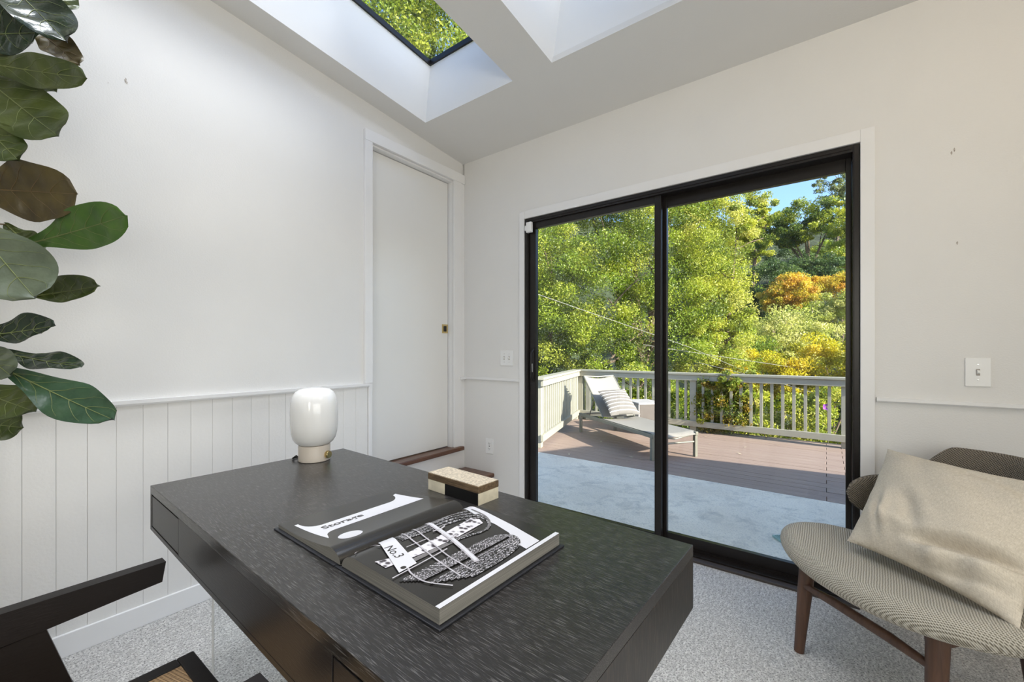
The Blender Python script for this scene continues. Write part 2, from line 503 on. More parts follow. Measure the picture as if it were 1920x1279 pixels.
# roof
b = MB()
H1 = [(x0 + INX - .045, x1 - INX + .045, y0 + INY - .045, y1 - INY + .045) for x0, x1, y0, y1 in HOLES]
a0, a1 = H1[0], H1[1]
for x0, x1 in ((-.4, a0[0]), (a0[1], a1[0]), (a1[1], WX + .4)): slab(b, x0, x1, a0[2], a1[3], GH - .12, GH - .012)
slab(b, a0[0], a0[1], a0[3], a1[3], GH - .12, GH - .012)
slab(b, -.4, WX + .4, a1[3], .32, GH - .12, GH - .012); slab(b, -.4, WX + .4, RY - .5, a0[2], GH - .12, GH - .012)
struct('ceiling_roof', b, 'roofing')

# boards of the wainscot, each its own piece
pitch = .083
pm = None
y = -.8755
k = 0
while y > RY + .02:
    y0 = max(y - pitch + .0003, RY + .001)
    if pm is None:
        mb = MB().box(0, .012, -(pitch - .0003), 0, .082, .927, .0022)
        pm = mb.obj('plank', 'plank_paint', wall_left); pm.location = (XW, y, 0)
    else:
        share(pm, 'plank', (XW + random.uniform(-.0008, .0003), y, 0), wall_left)
    y -= pitch
b = MB().box(XW, .010, RY, -.873, 0, .086, .002)
struct('baseboard_left', b, 'trim_paint', 'white baseboard under the painted boards of the left wall')
def rail_prof(mb, axis, a, c, z, d, s=1):
    mb.prism([(0, z - .022), (s * d * .75, z - .022), (s * d, z - .014), (s * d, z), (0, z)], axis, a, c)
b = MB()
b.prism([(XW, .924), (.010, .924), (.016, .932), (.016, .947), (XW, .947)], 'y', RY, -.872)
struct('trim_1', b, 'trim_paint', 'white chair rail along the left wall')
b = MB().prism([(0, .926), (-.012, .926), (-.018, .932), (-.018, .946), (0, .946)], 'x', .03, .545)
struct('trim_2', b, 'trim_paint', 'short white chair rail between the corner and the sliding door')
b = MB().prism([(0, .926), (-.012, .926), (-.018, .932), (-.018, .946), (0, .946)], 'x', 2.474, WX)
struct('trim_3', b, 'trim_paint', 'white chair rail right of the sliding door')
b = MB().box(2.475, WX, -.014, 0, 0, .09, .002)
struct('baseboard_back', b, 'trim_paint', 'white baseboard behind the lounge chair')
struct('baseboard_right', MB().box(WX - .014, WX, RY, -.014, 0, .09, .002), 'trim_paint')
struct('baseboard_rear', MB().box(0.014, WX - .014, RY, RY + .014, 0, .09, .002), 'trim_paint')
# casings
b = MB()
b.box(XW, .012, -.899, -.845, .947, 2.462, .003); b.box(XW, .006, -.873, -.845, 0, .947, .003)
b.box(XW, .012, -.899, -.002, 2.462, 2.534, .003)
b.box(XW, .012, PY1, -.045, PZ0, 2.462, .003); b.box(XW, .004, -.045, -.001, 0, 2.462)
b.box(XW, .030, -.062, -.0, .926, .946, .002)
struct('trim_4', b, 'trim_paint', 'white casing around the raised door in the left wall')
b = MB()
CW = .05
b.box(DX0 - .042, DX0, -.010, 0, 0, DZ + .055, .002); b.box(DX1, DX1 + CW, -.010, 0, 0, DZ + .055, .002); b.box(DX0, DX1, -.010, 0, DZ, DZ + .055, .002)
struct('trim_5', b, 'trim_paint', 'flat white casing around the sliding glass door')

# raised white door
d1 = empty('door_1', (-.055, PY0, PZ0), kind='structure')
tag(d1, 'tall plain white door raised two steps up in the left wall')
L = PY1 - PY0
MB().box(-.04, 0, .004, L - .006, .006, PZ1 - PZ0 - .016, .002).obj('door_slab', 'door_paint', d1)
j = MB()
j.box(-.09, .043, -.012, .001, -.03, PZ1 - PZ0, .001); j.box(-.09, .043, L - .001, L + .012, -.03, PZ1 - PZ0, .001); j.box(-.09, .043, 0, L, PZ1 - PZ0 - .012, PZ1 - PZ0 + .01, .001)
j.obj('door_frame', 'trim_paint', d1)
p = MB().box(0, .003, L - .068, L - .008, .88, .948, .001)
pull = p.obj('pull', 'brass', d1); pull['label'] = 'square brass flush pull'
c = MB().box(.003, .0045, L - .052, L - .026, .893, .935, .004); c.obj('recess', 'slot_dark', pull)

# two steps up to the door
st = empty('steps', (0, 0, 0), 0, 'white steps with dark wooden treads leading up to the raised door', None, None, 'structure')
t = MB().box(-.115, .038, PY0 + .002, -.035, PZ0 - .03, PZ0, .006); t.obj('tread', 'tread_wood', st)
MB().box(XW + .001, .0065, PY0 + .002, -.0455, .2355, PZ0 - .0305).obj('riser', 'trim_paint', st)
t = MB().box(.013, .312, PY0 - .02, -.002, .205, .235, .007); t.obj('tread', 'tread_wood', st)
MB().box(.013, .285, PY0, -.003, 0, .2045).obj('riser', 'trim_paint', st)

# sliding glass door
d2 = empty('door_2', (0, 0, 0), kind='structure')
tag(d2, 'black framed two-panel sliding glass door onto the deck')
f = MB()
e = .0015
f.box(DX0 + e, DX0 + .030, .0, .125, .0, DZ - e, e); f.box(DX1 - .026, DX1 - e, .0, .125, 0, DZ - e, e)
f.box(DX0 + .030, DX1 - .026, .0, .125, DZ - .034, DZ - e, e)
f.box(DX0 + .030, DX1 - .026, .012, .125, .012, .022, e)
for yy in (.055, .062): f.box(DX0 + .030, DX1 - .026, yy, yy + .004, .022, .034)
f.box(DX0 + .004, DX0 + .026, -.004, .0, .0, DZ - .01, .001); f.box(DX1 - .022, DX1 - .004, -.004, .0, .0, DZ - .01, .001); f.box(DX0 + .03, DX1 - .03, -.004, 0, DZ - .022, DZ - .006, .001)
f.obj('door_frame', 'bronze_aluminium', d2)
MB().box(DX0 + e, DX1 - e, -.026, .125, -.002, .012, .002).obj('sill', 'sill_brown', d2)
def panel(name, x0, x1, y0, y1, sl, sr, top, bot):
    p = empty(name); p.parent = d2
    z0, z1 = .024, DZ - .030
    for nm, q in (('stile', (x0, x0 + sl, z0, z1)), ('stile', (x1 - sr, x1, z0, z1)), ('rail', (x0 + sl, x1 - sr, z1 - top, z1)), ('rail', (x0 + sl, x1 - sr, z0, z0 + bot))):
        MB().box(q[0], q[1], y0, y1, q[2], q[3], .002).obj(nm, 'bronze_aluminium', p)
    ym = (y0 + y1) / 2
    MB().box(x0 + sl - .004, x1 - sr + .004, ym - .003, ym + .003, z0 + bot - .004, z1 - top + .004).obj('pane', 'pane_glass', p)
    return p
sp = panel('sliding_panel', DX0 + .031, 1.534, .015, .048, .052, .038, .045, .062)
fp = panel('fixed_panel', 1.508, DX1 - .027, .068, .100, .042, .022, .062, .066)
hb = MB(); hx = DX0 + .060
hb.box(hx - .014, hx + .014, .010, .0152, .93, 1.17, .003)
hd = hb.obj('handle', 'bronze_aluminium', sp)
MB().tube([(hx + .004, .012, .94), (hx + .004, -.012, .965), (hx + .004, -.018, 1.05), (hx + .004, -.012, 1.135), (hx + .004, .012, 1.16)], .006, 8).obj('grip', 'bronze_aluminium', hd, True)
MB().box(hx - .004, hx + .004, .004, .0105, 1.0, 1.06, .002).obj('latch', 'steel', hd)

# added unseen windows behind the camera, openings for the fill lamps
w3 = empty('window_3', (0, 0, 0), kind='structure')
f = MB()
for q in ((2.6, 2.65, .95, 2.25), (3.4, 3.45, .95, 2.25), (2.65, 3.4, .95, 1.0), (2.65, 3.4, 2.2, 2.25)):
    f.box(q[0], q[1], RY - .1, RY - .04, q[2], q[3])
f.obj('window_frame', 'trim_paint', w3)
MB().box(2.65, 3.4, RY - .073, RY - .067, 1.0, 2.2).obj('pane', 'pane_glass', w3)
w4 = empty('window_4', (0, 0, 0), kind='structure')
f = MB()
for q in ((-3.55, -3.5, .70, 1.75), (-1.7, -1.65, .70, 1.75), (-3.5, -1.7, .70, .75), (-3.5, -1.7, 1.7, 1.75)):
    f.box(WX + .04, WX + .1, q[0], q[1], q[2], q[3])
f.obj('window_frame', 'trim_paint', w4)
MB().box(WX + .067, WX + .073, -3.5, -1.7, .75, 1.7).obj('pane', 'pane_glass', w4)

# ------------------------------------------------------------------ outside: patio, deck, wing of the house, hillside
GZ = -.08
def noise2(x, y):
    return math.sin(x * .7 + 1.3) * math.cos(y * .5 - .4) * .6 + math.sin(x * 1.9 + y * 1.3) * .25
def hill(x, y):
    if y < 5.2: h = -1.6
    else:
        t = y - 5.2
        h = -1.6 - min(t, 5) * .16 + max(0, t - 4) * .20 + max(0, t - 14) * .14
        h += max(0, -x - 3) * .25
    return h + noise2(x, y) * min(1, max(0, (y - 5) * .12)) * 1.1
def hg(u, v):
    x = -45 + 95 * u; y = -12 + 92 * v
    return (x, y, hill(x, y) if y > 5 or abs(x) > 8 else min(-1.6, hill(x, y)))
struct('ground', MB().grid(hg, 70, 70), 'soil', 'steep leafy hillside behind the deck', True)
PA, PB = -1.75, 7.0
b = MB().box(PA, PB, .14, 1.842, -.35, GZ)
struct('patio', b, 'concrete', 'pale weathered concrete slab between the sliding door and the deck')
deck = struct('deck', MB().box(PA, PB, 1.86, 4.52, -.35, GZ - .03), 'crate_dark', 'reddish brown deck of narrow boards behind the concrete')
bw, n = .1395, 19
base = None
for i in range(n):
    for x0, x1 in ((PA, 2.30 + (.15 if i % 2 else 0)), (2.304 + (.15 if i % 2 else 0), PB)):
        key = (x0, x1)
        mb = MB().box(0, x1 - x0, 0, bw - .006, -.028, 0, .003)
        o = mb.obj('deck_board', 'deck_wood', deck)
        o.location = (x0, 1.848 + i * bw, GZ + random.uniform(-.0015, .0015))
MB().box(PA, PB, 4.503, 4.54, -.35, GZ + .004).obj('fascia_board', 'crate_dark', deck)
# wing of the house to the right, out of frame: it throws the shade over the patio
u_, v_ = Vector((.99, .142)), Vector((-.44, -.90))
P0 = Vector((5.50, 1.62))
poly = [P0, P0 + u_ * 9, P0 + u_ * 9 + v_ * 7, Vector((4.36, -4.7)), P0 + v_ * 2.6]
b = MB().prism([(p.x, p.y) for p in poly], 'z', -1.6, 2.45)
struct('wall_wing', b, 'siding')
ins = [P0, P0 + u_ * 9.2, P0 + u_ * 9.2 + v_ * 7.2, Vector((4.3, -4.9)), P0 + v_ * 2.6]
struct('ceiling_wing_roof', MB().prism([(p.x, p.y) for p in ins], 'z', 2.452, 2.60), 'roofing')
# lower storey of this room
struct('wall_below', MB().box(-.15, WX + .14, RY - .14, .13, -1.9, -.121), 'siding')

# railings
def railing(label, A, B, posts, bals, first_post=True, toward=1):
    A = Vector(A); B = Vector(B); L = (B - A).length; ang = math.atan2(B.y - A.y, B.x - A.x)
    t = empty('deck_railing', (A.x, A.y, GZ), ang, label, 'railing', 'deck railings')
    zt = .815 - GZ
    MB().box(-.06, L + .06, -.075, .075, zt - .032, zt, .004).obj('top_cap', 'rail_paint', t)
    MB().box(-.02, L + .02, -.055, -.019, zt - .115, zt - .033, .003).obj('top_rail', 'rail_paint', t)
    MB().box(-.02, L + .02, -.055, -.019, .085, .17, .003).obj('bottom_rail', 'rail_paint', t)
    for s in posts: MB().box(s - .045, s + .045, -.018, .07, 0, zt - .033, .003).obj('post', 'rail_paint', t)
    o = None
    for s in bals:
        if o is None:
            o = MB().box(-.018, .018, -.018, .018, .09, zt - .04, .002).obj('baluster', 'rail_paint', t); o.location = (s, 0, 0)
        else: share(o, 'baluster', (s, 0, 0), t)
    return t
# back rail: runs left to right; its inner face looks at the door
pb = [.05, .20, 1.98, 3.80]
bb = [s for s in [.36 + .126 * i for i in range(28)] if all(abs(s - p) > .085 for p in pb)]
railing('long pale railing along the far edge of the deck', (-1.30, 4.39), (2.72, 4.29), pb, bb)
# left rail: from the corner towards the house
pl = [.05, 2.40]
bl = [.14 + .1165 * i for i in range(19)]
railing('short pale railing along the left side of the deck beside the lounger', (-.60, 2.02), (-1.31, 4.37), pl, [s for s in bl if s < 2.33])

# flush ceiling lamp added out of view, for a warm glow near the right wall
cl = empty('ceiling_lamp', (3.1, -1.25, zc(-1.25)), 0, 'round flush ceiling lamp near the right wall, out of view', 'lamp')
MB().lathe([(0, 0), (.13, 0), (.14, -.01), (.14, -.035), (.132, -.04), (0, -.04)], 32).obj('housing', 'trim_paint', cl, True)
g = M('lamp_glow', .5); g.b.inputs['Emission Color'].default_value = (1, .82, .6, 1); g.b.inputs['Emission Strength'].default_value = 4
MB().lathe([(0, -.0405), (.12, -.0405), (.115, -.05), (.06, -.058), (0, -.06)], 32).obj('diffuser', 'lamp_glow', cl, True)
o = lamp('ceiling_lamp_light', 'POINT', 9, (1.0, .84, .64), (3.1, -1.25, zc(-1.25) - .14)); o.data.shadow_soft_size = .09

# ------------------------------------------------------------------ desk
DZT = .75
desk = empty('desk', (1.3815, -1.8045, 0), R(-2.1), 'dark espresso oak desk with a thick drawer box on clear acrylic legs', 'desk')
hx, hy = .6835, .305
MB().box(-hx, hx, -hy, hy, .727, DZT, .0012).obj('top', 'desk_oak', desk)
MB().box(-hx + .016, hx - .016, -hy + .02, hy - .002, .620, .727).obj('carcass', 'desk_front', desk)
MB().box(hx - .016, hx, -hy, hy, .620, .727, .0008).obj('end_panel', 'desk_oak_end', desk)
MB().box(-hx, -hx + .016, -hy, hy, .620, .727, .0008).obj('end_panel', 'desk_front', desk)
b = MB(); b.box(-hx + .016, hx - .016, -hy, -hy + .02, .620, .632, .0006); b.box(-.389, .372, -hy + .0005, -hy + .02, .632, .7268, .0006)
b.obj('front_panel', 'desk_front', desk)
for x0, x1 in ((-hx + .018, -.392), (.375, hx - .018)):
    MB().box(x0, x1, -hy + .001, -hy + .019, .6345, .7225, .0008).obj('drawer', 'desk_front', desk)
MB().box(-hx + .016, hx - .016, hy - .002, hy, .620, .727).obj('back_panel', 'desk_front', desk)
for sx in (-.53, .53):
    lg = MB().box(sx - .009, sx + .009, -.19, .24, .0, .6198, .0008).obj('leg', 'acrylic', desk)
    lg['label'] = 'clear acrylic leg panel'
    MB().box(sx - .009, sx + .009, -.1915, -.1902, .0, .6195).obj('polished_edge', 'acrylic_edge', lg)

# ------------------------------------------------------------------ table lamp
lx, ly = .792, -1.640
tl = empty('table_lamp', (lx, ly, DZT), R(-20), 'small table lamp with milky white glass dome on a cream base', 'lamp')
MB().lathe([(.0, .0), (.050, 0), (.053, .002), (.0538, .006), (.0538, .055), (.0515, .058), (.0, .058)], 48).obj('base', 'lamp_base', tl, True)
pr = [(.001, .0585), (.045, .0585), (.054, .0605), (.063, .068), (.071, .080), (.0768, .099), (.0798, .125), (.0807, .155), (.0803, .185), (.0780, .212), (.0725, .235), (.0635, .2505), (.050, .2595), (.034, .2635), (.016, .2652), (.001, .2655)]
MB().lathe(pr, 56).obj('shade', 'opal_glass', tl, 80)
kb = MB().lathe([(.0, 0), (.0125, 0), (.0135, .002), (.0135, .010), (.0125, .012), (0, .012)], 24)
ko = kb.obj('knob', 'brass', tl, True)
ka = R(41)
ko.location = (.0530 * math.cos(ka), .0530 * math.sin(ka), .024); ko.rotation_euler = (0, R(90), ka); ko['label'] = 'round brass dimmer knob'
MB().tube([(-.029, -.0455, .006), (-.037, -.056, .015), (-.044, -.066, .006), (-.052, -.066, .0035), (-.080, -.03, .0035), (-.092, .06, .0035)], .0028, 8).obj('cord', 'cord_black', tl, True)

# ------------------------------------------------------------------ box on the desk
bx = empty('trinket_box', (1.4785, -1.582, DZT), R(-3.1), 'small lidded box of bone, black and wood blocks on the desk', 'box')
w2, d2_ = .1015, .0385
MB().box(-w2, -w2 + .071, -d2_, d2_, 0, .0305, .001).obj('bone_block', 'box_bone', bx)
MB().box(-w2 + .0715, w2 - .0025, -d2_ + .0005, d2_, 0, .0305, .0006).obj('black_block', 'box_black', bx)
MB().box(w2 - .0022, w2, -d2_, d2_, 0, .0305, .0005).obj('bone_end', 'box_bone', bx)
lid = MB().box(-w2 - .0005, w2 + .0005, -d2_ - .0005, d2_ + .0005, .031, .0485, .001).obj('lid', 'box_wood', bx)
MB().box(-w2 + .001, w2 - .001, -d2_ + .001, d2_ - .001, .0485, .0502, .0006).obj('lid_veneer', 'box_top', lid)

# ------------------------------------------------------------------ open book
book = empty('open_book', (1.578, -2.010, DZT), R(-1.9), 'large open photography book lying on the dark desk', 'book')
BH = .322
def zr(s): # right page height
    s = max(0, s)
    up = math.sqrt(max(0, 1 - (1 - min(s, .16) / .16) ** 2))
    return .005 + .0255 * up - .0035 * max(0, s - .16) / .84
def zl(s):
    s = max(0, s)
    up = math.sqrt(max(0, 1 - (1 - min(s, .14) / .14) ** 2))
    f = max(0, (s - .14) / .86)
    return .005 + .022 * up - .0155 * (1 - (1 - min(1, f * 1.35)) ** 2.0)
WR, WL = .266, .262
def PR(s, t, off=0): return (.004 + s * WR, t * BH, zr(s) + off)
def PL(s, t, off=0): return (-.002 - s * WL, t * BH, zl(s) + off)
SV = [.2 * (i / 24) ** 1.7 for i in range(24)] + [.2 + .8 * i / 40 for i in range(41)]
def pblock(name, P, flip):
    mb = MB(); n = len(SV)
    top = [P(s, 0, -.0003) for s in SV] + [P(s, 1, -.0003) for s in SV]
    bot = [(p[0], p[1], .004) for p in top]
    vs = top + bot; fs = []
    for i in range(n - 1):
        fs += [(i, i + 1, 2 * n + i + 1, 2 * n + i), (n + i + 1, n + i, 3 * n + i, 3 * n + i + 1), (i + 1, i, n + i, n + i + 1), (2 * n + i, 2 * n + i + 1, 3 * n + i + 1, 3 * n + i)]
    fs.append((n - 1, 2 * n - 1, 4 * n - 1, 3 * n - 1)); fs.append((n, 0, 2 * n, 3 * n))
    mb.add(vs, fs); return mb.obj(name, 'page_edges', book, weld=True)
pblock('page_block', PR, False); pblock('page_block', PL, True)
def page(P):
    mb = MB(); n = len(SV); m_ = 1
    vs = [P(s, 0) for s in SV] + [P(s, 1) for s in SV]
    mb.add(vs, [(i, i + 1, n + i + 1, n + i) for i in range(n - 1)])
    o = mb.obj('page', 'page_black', book)
    return o
pgr = page(PR); pgl = page(PL)
for o in (pgr, pgl):
    o.data.polygons.foreach_set('use_smooth', [True] * len(o.data.polygons))
pgl['label'] = 'black left page with a large white numeral 1'; pgr['label'] = 'right page with a black and white photograph of ropes'
c = MB()
c.box(.012, .278, -.007, BH + .007, 0, .0035, .001)
c.obj('cover', 'cover_cloth', book)
c = MB(); c.box(-.272, -.012, -.007, BH + .007, 0, .0035, .001)
c.obj('cover', 'cover_cloth', book)
MB().box(-.0115, .0115, -.006, BH + .006, .0, .0022, .0005).obj('spine', 'cover_cloth', book)
OFF = [.0002]
def nxt(): OFF[0] += .00009; return OFF[0]
def clip_print(P, poly, parent, mat, name='print', res=.02):
    """flat print: polygon in page coordinates, cut fine enough to follow the page"""
    bm = bmesh.new()
    vv = [bm.verts.new((s, t, 0)) for s, t in poly]
    for tri in tessellate_polygon([[Vector((s, t, 0)) for s, t in poly]]): bm.faces.new([vv[i] for i in tri])
    xs = [s for s, _ in poly]
    k = math.floor(min(xs) / res) * res + res
    while k < max(xs):
        bmesh.ops.bisect_plane(bm, geom=bm.verts[:] + bm.edges[:] + bm.faces[:], plane_co=(k, 0, 0), plane_no=(1, 0, 0)); k += res
    off = nxt()
    mb = MB(); bm.verts.index_update()
    vs = [P(v.co.x, v.co.y, off) for v in bm.verts]
    uv = [(v.co.x * .27, v.co.y * .32) for v in bm.verts]
    mb.add(vs, [[v.index for v in f.verts] for f in bm.faces], uv); bm.free()
    return mb.obj(name, mat, parent)
def ribbon(P, pts, w, parent, mat, name='print', taper=False):
    """printed strand: centre line through page points (s, t), width in metres"""
    pts = [Vector((p[0] * WR, p[1] * BH)) for p in pts]
    q = []
    for i in range(len(pts) - 1):
        p0, p1, p2, p3 = pts[max(i - 1, 0)], pts[i], pts[i + 1], pts[min(i + 2, len(pts) - 1)]
        n_ = 10
        for k in range(n_ + (i == len(pts) - 2)):
            u = k / n_
            q.append(.5 * ((2 * p1) + (p2 - p0) * u + (2 * p0 - 5 * p1 + 4 * p2 - p3) * u * u + (3 * p1 - p0 - 3 * p2 + p3) * u ** 3))
    off = nxt(); vs = []; uv = []; d = 0
    for i, p in enumerate(q):
        tn = (q[min(i + 1, len(q) - 1)] - q[max(i - 1, 0)]).normalized(); nr = Vector((-tn.y, tn.x))
        if i: d += (p - q[i - 1]).length
        for sg in (-1, 1):
            e_ = p + nr * sg * w / 2
            vs.append(P(min(1, max(0, e_.x / WR)), min(1, max(0, e_.y / BH)), off)); uv.append((d, sg * w / 2))
    mb = MB().add(vs, [(2 * i, 2 * i + 1, 2 * i + 3, 2 * i + 2) for i in range(len(q) - 1)], uv)
    return mb.obj(name, mat, parent)
def ellipse(cx, cy, rx, ry, n=28): return [(cx + rx * math.cos(2 * PI * k / n), cy + ry * math.sin(2 * PI * k / n)) for k in range(n)]
def lettering(P, text, parent, mat, size, org, du, dv, bold=0, shear=0):
    """text warped on the page: org in (s, t); du, dv unit vectors in page metres"""
    cu = bpy.data.curves.new('lettering', 'FONT'); cu.body = text; cu.size = size; cu.offset = bold; cu.resolution_u = 3
    o = bpy.data.objects.new('lettering', cu); COL.objects.link(o)
    dg = bpy.context.evaluated_depsgraph_get(); dg.update()
    me = bpy.data.meshes.new_from_object(o.evaluated_get(dg))
    off = nxt() + .0002
    bm = bmesh.new(); bm.from_mesh(me)
    for v in bm.verts:
        v.co = ((org[0] * WR + v.co.x * du[0] + v.co.y * dv[0]) / WR, (org[1] * BH + v.co.x * du[1] + v.co.y * dv[1]) / BH, 0)
    xs = [v.co.x for v in bm.verts]; k = min(xs) + .01
    while k < max(xs):
        bmesh.ops.bisect_plane(bm, geom=bm.verts[:] + bm.edges[:] + bm.faces[:], plane_co=(k, 0, 0), plane_no=(1, 0, 0)); k += .01
    bm.verts.index_update()
    mb = MB(); mb.add([P(v.co.x, v.co.y, off) for v in bm.verts], [[v.index for v in f.verts] for f in bm.faces]); bm.free()
    bpy.data.objects.remove(o); bpy.data.curves.remove(cu); bpy.data.meshes.remove(me)
    return mb.obj('lettering', mat, parent)

# left page: the big numeral, its dot, the word along its stem
def arc(cx, cy, rx, ry, a0, a1, n=8): return [(cx + rx * math.cos(R(a0 + (a1 - a0) * k / n)), cy + ry * math.sin(R(a0 + (a1 - a0) * k / n))) for k in range(n + 1)]
one = [(.355, .085), (.875, .060), (.872, .082)] + arc(.86, .19, .155, .105, -82, -180, 8)[0:] + [(.705, .70)]
one += arc(.86, .735, .155, .115, 180, 95, 8) + [(.868, .885), (.70, .915), (.505, .945), (.505, .19)] + arc(.40, .19, .105, .085, 0, -80, 6)
clip_print(PL, one, pgl, 'page_white')
clip_print(PL, ellipse(.255, .185, .088, .075), pgl, 'page_white')
lettering(lambda s, t, o: PL(-s * WR / WL, t, o), 'Storage', pgl, 'page_black', .0285, (-.580, .150), (0, 1.12), (-.92, 0), .0006)
# right page: white ground, ropes, bars, the tag
clip_print(PR, [(.0, .985), (.30, .955), (.62, .905), (.955, .835), (.955, .70), (.84, .72), (.70, .80), (.52, .84), (.30, .86), (.12, .90), (.0, .93)], pgr, 'page_white')
clip_print(PR, [(.965, 0.0), (1.0, 0.0), (1.0, 1.0), (.965, 1.0)], pgr, 'page_white')
for k in range(4): ribbon(PR, [(.07 + .035 * k, .30), (.085 + .04 * k, .50), (.09 + .05 * k, .72), (.16 + .06 * k, .88)], .0085, pgr, 'print_braid')
clip_print(PR, [(.30, .05), (.37, .20), (.345, .42), (.29, .80), (.33, .84), (.43, .80), (.455, .55), (.455, .30), (.42, .05)], pgr, 'print_dots')
clip_print(PR, [(.455, .10), (.50, .10), (.50, .5), (.465, .72)], pgr, 'print_mid')
ribbon(PR, [(.47, .45), (.50, .60), (.53, .70), (.50, .80), (.40, .86), (.27, .89)], .007, pgr, 'print_braid')
ribbon(PR, [(.54, .74), (.46, .84), (.33, .90), (.16, .92)], .004, pgr, 'print_mid')
for k in range(7):
    w_ = .145 * (1 - k / 7.4); c_ = .775 - .004 * k
    t0_, tt = .02 + .012 * k, .60 + .02 * k
    ribbon(PR, [(c_ - w_ - .012, t0_), (c_ - w_, .30), (c_ - w_ + .01, tt - .02), (c_ - w_ * .72, tt + w_ * .85), (c_, tt + w_ * 1.25), (c_ + w_ * .72, tt + w_ * .75), (c_ + w_ * .98, tt - .06), (c_ + w_ * .98, .34 - .02 * k), (c_ + w_ * .92, .10 + .03 * (6 - k))], .0052, pgr, 'print_braid' if k in (0, 2, 4) else 'print_braid_fine')
ribbon(PR, [(.13, .345), (.13, .56), (.115, .75)], .002, pgr, 'print_grey')
ribbon(PR, [(.30, .26), (.31, .42)], .002, pgr, 'print_grey')
ribbon(PR, [(.56, .01), (.55, .20), (.535, .40)], .0028, pgr, 'print_grey')
ribbon(PR, [(.045, .37), (.32, .325), (.60, .275), (.86, .245)], .003, pgr, 'print_grey')
ribbon(PR, [(.05, .455), (.37, .395), (.62, .345), (.86, .325)], .003, pgr, 'print_grey')
ribbon(PR, [(.52, .13), (.60, .10), (.74, .095), (.90, .16)], .003, pgr, 'print_grey')
ribbon(PR, [(.06, .57), (.38, .515), (.56, .475), (.82, .405)], .011, pgr, 'print_grey')
ribbon(PR, [(.10, .567), (.38, .52), (.56, .48), (.80, .412)], .006, pgr, 'page_white')
for s_, t_ in ((.25, .545), (.43, .51)): ribbon(PR, [(s_, t_ - .05), (s_ + .012, t_), (s_, t_ + .05)], .004, pgr, 'print_grey')
ribbon(PR, [(.10, .03), (.055, .08), (.06, .15), (.15, .17)], .002, pgr, 'print_grey')
clip_print(PR, [(.045, .205), (.075, .295), (.535, .180), (.545, .060)], pgr, 'page_white')
clip_print(PR, ellipse(.065, .262, .012, .012, 12), pgr, 'page_black'); clip_print(PR, ellipse(.515, .105, .018, .016, 14), pgr, 'page_black')
lettering(PR, 'No.3', pgr, 'page_black', .0255, (.195, .165), (.985, -.17), (.17, .985), .0)

# ------------------------------------------------------------------ lounge chair and cushion
ch = empty('lounge_chair', (2.510, -.530, 0), R(-45), 'tweed upholstered lounge chair with winged back and slim walnut legs', 'chair')
def sup(a, n=2.3):
    c_, s_ = math.cos(a), math.sin(a)
    return math.copysign(abs(c_) ** (2 / n), c_), math.copysign(abs(s_) ** (2 / n), s_)
SA, SB, SCY = .368, .285, -.022
def seat_z(x, y): return .452 + .035 * (x / SA) ** 2 - .07 * (y + .31) / .57
rings = [(.02, 1), (.3, 1), (.55, 1), (.75, 1), (.86, 1)]
prof = [(r, 1.0) for r in (.02, .3, .55, .75, .85)]
for k in range(1, 10):
    ph = PI / 2 - PI * k / 10
    prof.append((.85 + .15 * math.cos(ph), math.sin(ph)))
prof += [(.85, -1.0), (.6, -1.0), (.02, -1.0)]
mb = MB(); vs = []; uv = []; NS = 72
for r, zz in prof:
    for k in range(NS + 1):
        cx_, cy_ = sup(2 * PI * k / NS)
        x, y = SA * r * cx_, SCY + SB * r * cy_
        z = seat_z(x, y) + (zz - 1) * .043
        vs.append((x, y, z)); uv.append((x, y + (z - .45) * 1.0))
fs = []
for i in range(len(prof) - 1):
    for k in range(NS): fs.append((i * (NS + 1) + k, (i + 1) * (NS + 1) + k, (i + 1) * (NS + 1) + k + 1, i * (NS + 1) + k + 1))
fs += [tuple(range(NS)), tuple(((len(prof) - 1) * (NS + 1) + k) for k in range(NS))[::-1]]
mb.add(vs, fs, uv)
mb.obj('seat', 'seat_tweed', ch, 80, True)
def sst(x): x = min(1, max(0, x)); return x * x * (3 - 2 * x)
def back_pt(u, w):
    """u along the shell -1..1, w round its section 0..1"""
    ph = u * PI / 2
    sn_ = max(0, math.sin(ph))
    x, y = (.272 - .008 * sn_) * math.sin(ph), .065 - .028 * sn_ + .305 * math.cos(ph)
    hi = 0.655 + .13 * sst((.62 - abs(u)) / .30)
    lo = .50 - .02 * math.cos(ph)
    mid = .585
    e_ = math.sqrt(max(0, 1 - max(0, (abs(u) - .72) / .28) ** 2))
    hi = mid + (hi - mid) * e_; lo = mid + (lo - mid) * e_
    a = 2 * PI * w
    c_, s_ = sup(a, 3.2)
    z = (hi + lo) / 2 + (hi - lo) / 2 * s_
    th = .021 * max(e_, .25)
    nx, ny = math.sin(ph) * .305, math.cos(ph) * .272
    l_ = math.hypot(nx, ny); nx, ny = nx / l_, ny / l_
    rec = (z - .5) * .22 * math.cos(ph)
    return (x + nx * th * c_, y + ny * th * c_ + rec, z)
NU, NW = 64, 28
mb = MB()
mb.grid(lambda a, b_: back_pt(-1 + 2 * a, b_), NU, NW, lambda a, b_: ((-1 + 2 * a) * .44, back_pt(-1 + 2 * a, b_)[2]))
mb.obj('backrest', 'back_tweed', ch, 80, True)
for nm, top, bot in (('leg', (-.226, -.150, .392), (-.233, -.187, 0)), ('leg', (.212, -.160, .392), (.224, -.192, 0)), ('leg', (-.085, .20, .372), (-.095, .235, 0)), ('leg', (.175, .20, .372), (.19, .235, 0))):
    T, B_ = Vector(top), Vector(bot)
    MB().tube([B_, B_.lerp(T, .15), B_.lerp(T, .6), T], [.0165, .0185, .0245, .027], 14).obj(nm, 'walnut', ch, True)
